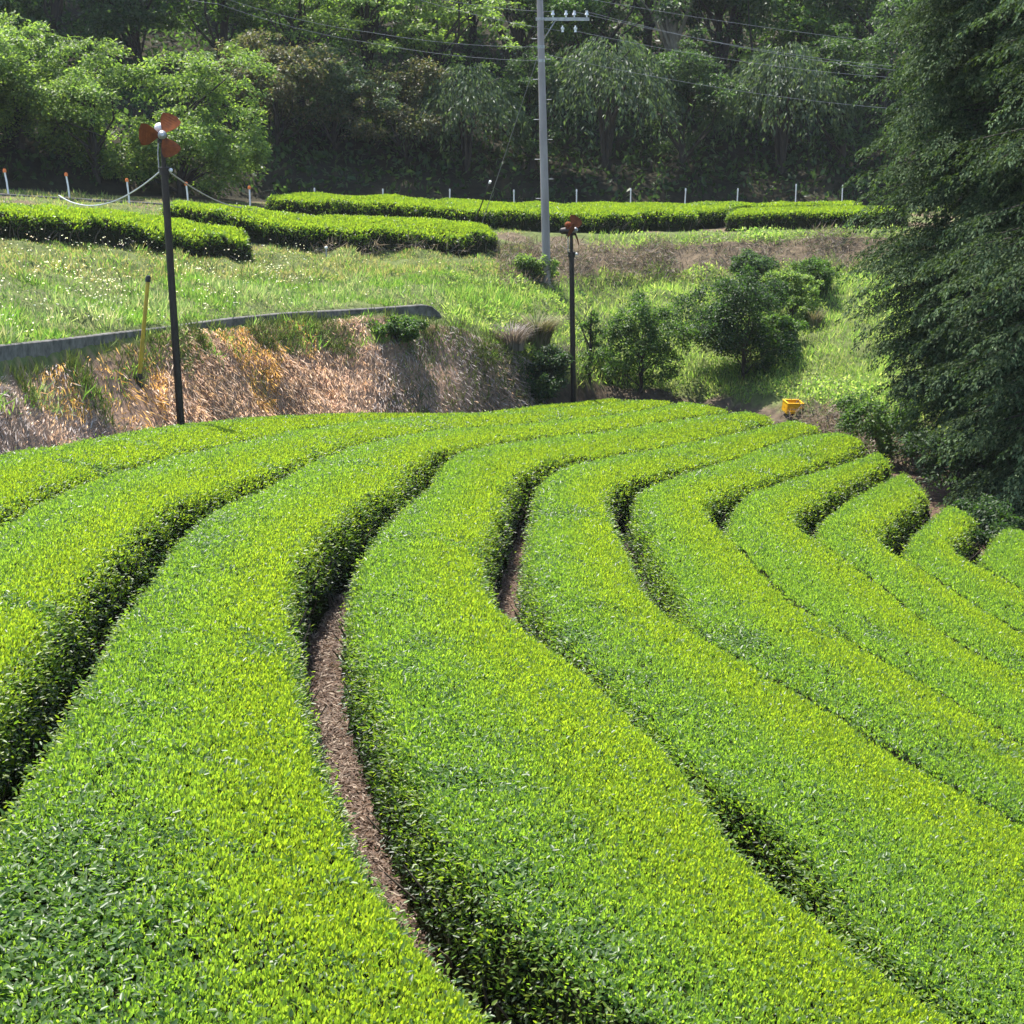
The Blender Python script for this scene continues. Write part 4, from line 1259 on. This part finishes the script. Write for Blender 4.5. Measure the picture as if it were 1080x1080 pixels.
# ------------------------------------------------------------------ marker posts
PO = "marker posts along the road behind the hedges"
ORD = ["first", "second", "third", "fourth", "fifth", "sixth", "seventh", "eighth", "ninth", "tenth", "eleventh", "twelfth", "thirteenth", "fourteenth", "fifteenth"]
POSTS = [(8.5, 178, 206, 46.6, -.10), (73, 182, 209, 47.6, -.09), (136, 188, 219, 48.6, -.06), (198, 192, 220, 49.6, -.05), (263, 196, 222, 51.0, 0),
         (331, 198, 213, 54.3, 0), (403, 199, 214, 55.4, 0), (473, 199, 213, 56.6, .02), (541, 200, 214, 58, 0), (607, 199.5, 214, 59.2, 0),
         (664, 198.5, 214, 60, 0), (721, 198.5, 214, 60.6, .03), (776, 198.5, 214, 60.9, .03), (838, 194, 212, 61.4, 0), (887, 195, 211, 61.6, 0)]
for i, (x, yt, yb, Y, ln) in enumerate(POSTS):
    b = px(x + 1, yb, Y); b[2] = float(ground(b[0], b[1]))
    tp = px(x, yt, Y); h = max(.35, tp[2] - b[2])
    orange = i < 5
    lab = (f"white post with an orange cap, {ORD[i]} from the left, along the kerb" if orange
           else f"thin white post before the dark forest, {ORD[i - 5]} right of the orange caps")
    t = thing("marker_post", lab, "post", b, 0, PO)
    mb = MB(); mb.tube([(0, 0, -.2), (ln * h * .5, 0, h * .5), (ln * h, 0, h - .1)], (.026 if orange else .022), 8)
    link("shaft", mb.mesh("shaft", M_WHITE), t)
    mb = MB(); mb.tube([(ln * h, 0, h - .1), (ln * h, 0, h - .04), (ln * h, 0, h)], ([.05, .052, .03] if orange else [.026, .028, .018]), 8)
    link("cap", mb.mesh("cap", M_ORANGE if orange else M_WHITE), t)

# ------------------------------------------------------------------ yellow pipe, stake, crate
yb_ = gpt(146, 29.0, 395)
t = thing("yellow_pipe", "leaning yellow pipe with a black cap standing in the straw bank", "pipe", yb_)
tp = px(156, 296, 29.0) - yb_
mb = MB(); mb.tube([Vector(tp) * -.15, Vector(tp) * .5, Vector(tp)], .036, 10); link("tube", mb.mesh("tube", M_YELLOW), t)
mb = MB(); mb.tube([Vector(tp) * .99, Vector(tp) * 1.03, Vector(tp) * 1.05], [.05, .05, .03], 10); link("cap", mb.mesh("cap", M_BLACK), t)
mb = MB(); mb.tube([(0, 0, -.3), (.0, 0, .06), Vector(tp) * .09], [.085, .08, .05], 9); link("stump", mb.mesh("stump", M_BARK), t)

sb = gpt(344, 44.2, 262)
t = thing("hydrant_stake", "small pale stake with a round white top before the middle terrace hedge", "stake", sb)
mb = MB(); mb.tube([(0, 0, -.2), (0, 0, .3)], .02, 6); link("shaft", mb.mesh("shaft", M_GALV), t)
mb = MB(); mb.ball((0, 0, .33), .045, 8, 6); link("knob", mb.mesh("knob", M_WHITE), t)

cb = gpt(835, 40.6, 438)
t = thing("plastic_crate", "yellow plastic harvest crate lying on the debris beyond the tea row tips", "crate", cb + np.array([0, 0, -.03]), R(14))
t.rotation_euler = (R(8), R(3), R(14))
w_, d_, h_, tk = .44, .32, .28, .017
mb = MB(); mb.box((0, 0, tk / 2), (w_ - .01, d_ - .01, tk)); link("crate_floor", mb.mesh("crate_floor", M_CRATE, False), t)
def crate_side(lw, loc, rz):
    mb = MB()
    n = 8
    mb.box((0, 0, .045), (lw, tk, .05)); mb.box((0, 0, h_ - .055), (lw, tk, .11))
    for i in range(n + 1):
        mb.box((-lw / 2 + .012 + (lw - .024) * i / n, 0, (.07 + h_ - .11) / 2), (.02, tk * .9, h_ - .18 + .002))
    mb.box((0, 0, .15), (lw - .03, tk * .8, .018))
    mb.box((0, 0, h_ - .005), (lw + .02, tk * 2.1, .022))
    o = link("side_panel", mb.mesh("side_panel", M_CRATE, False), t)
    o.location = loc; o.rotation_euler = (0, 0, rz)
crate_side(w_ - .002, (0, -d_ / 2, 0), 0); crate_side(w_ - .002, (0, d_ / 2, 0), 0)
crate_side(d_ - .06, (-w_ / 2 + .01, 0, 0), math.pi / 2); crate_side(d_ - .06, (w_ / 2 - .01, 0, 0), math.pi / 2)

# ------------------------------------------------------------------ thin haze in the valley air
hm = bpy.data.materials.new("haze_air")
hm.use_nodes = True
hn = hm.node_tree
hn.nodes.remove(hn.nodes["Principled BSDF"])
pv = hn.nodes.new("ShaderNodeVolumePrincipled")
pv.inputs["Color"].default_value = (.92, .95, 1.0, 1)
pv.inputs["Density"].default_value = 0.00020
pv.inputs["Anisotropy"].default_value = 0.35
hn.links.new(pv.outputs[0], hn.nodes["Material Output"].inputs["Volume"])
mb = MB()
mb.box((0, 78, 22), (230, 165, 56))
hz = link("haze", mb.mesh("haze", hm, False), kind="stuff", label="thin pale haze in the air before the forest", category="haze")
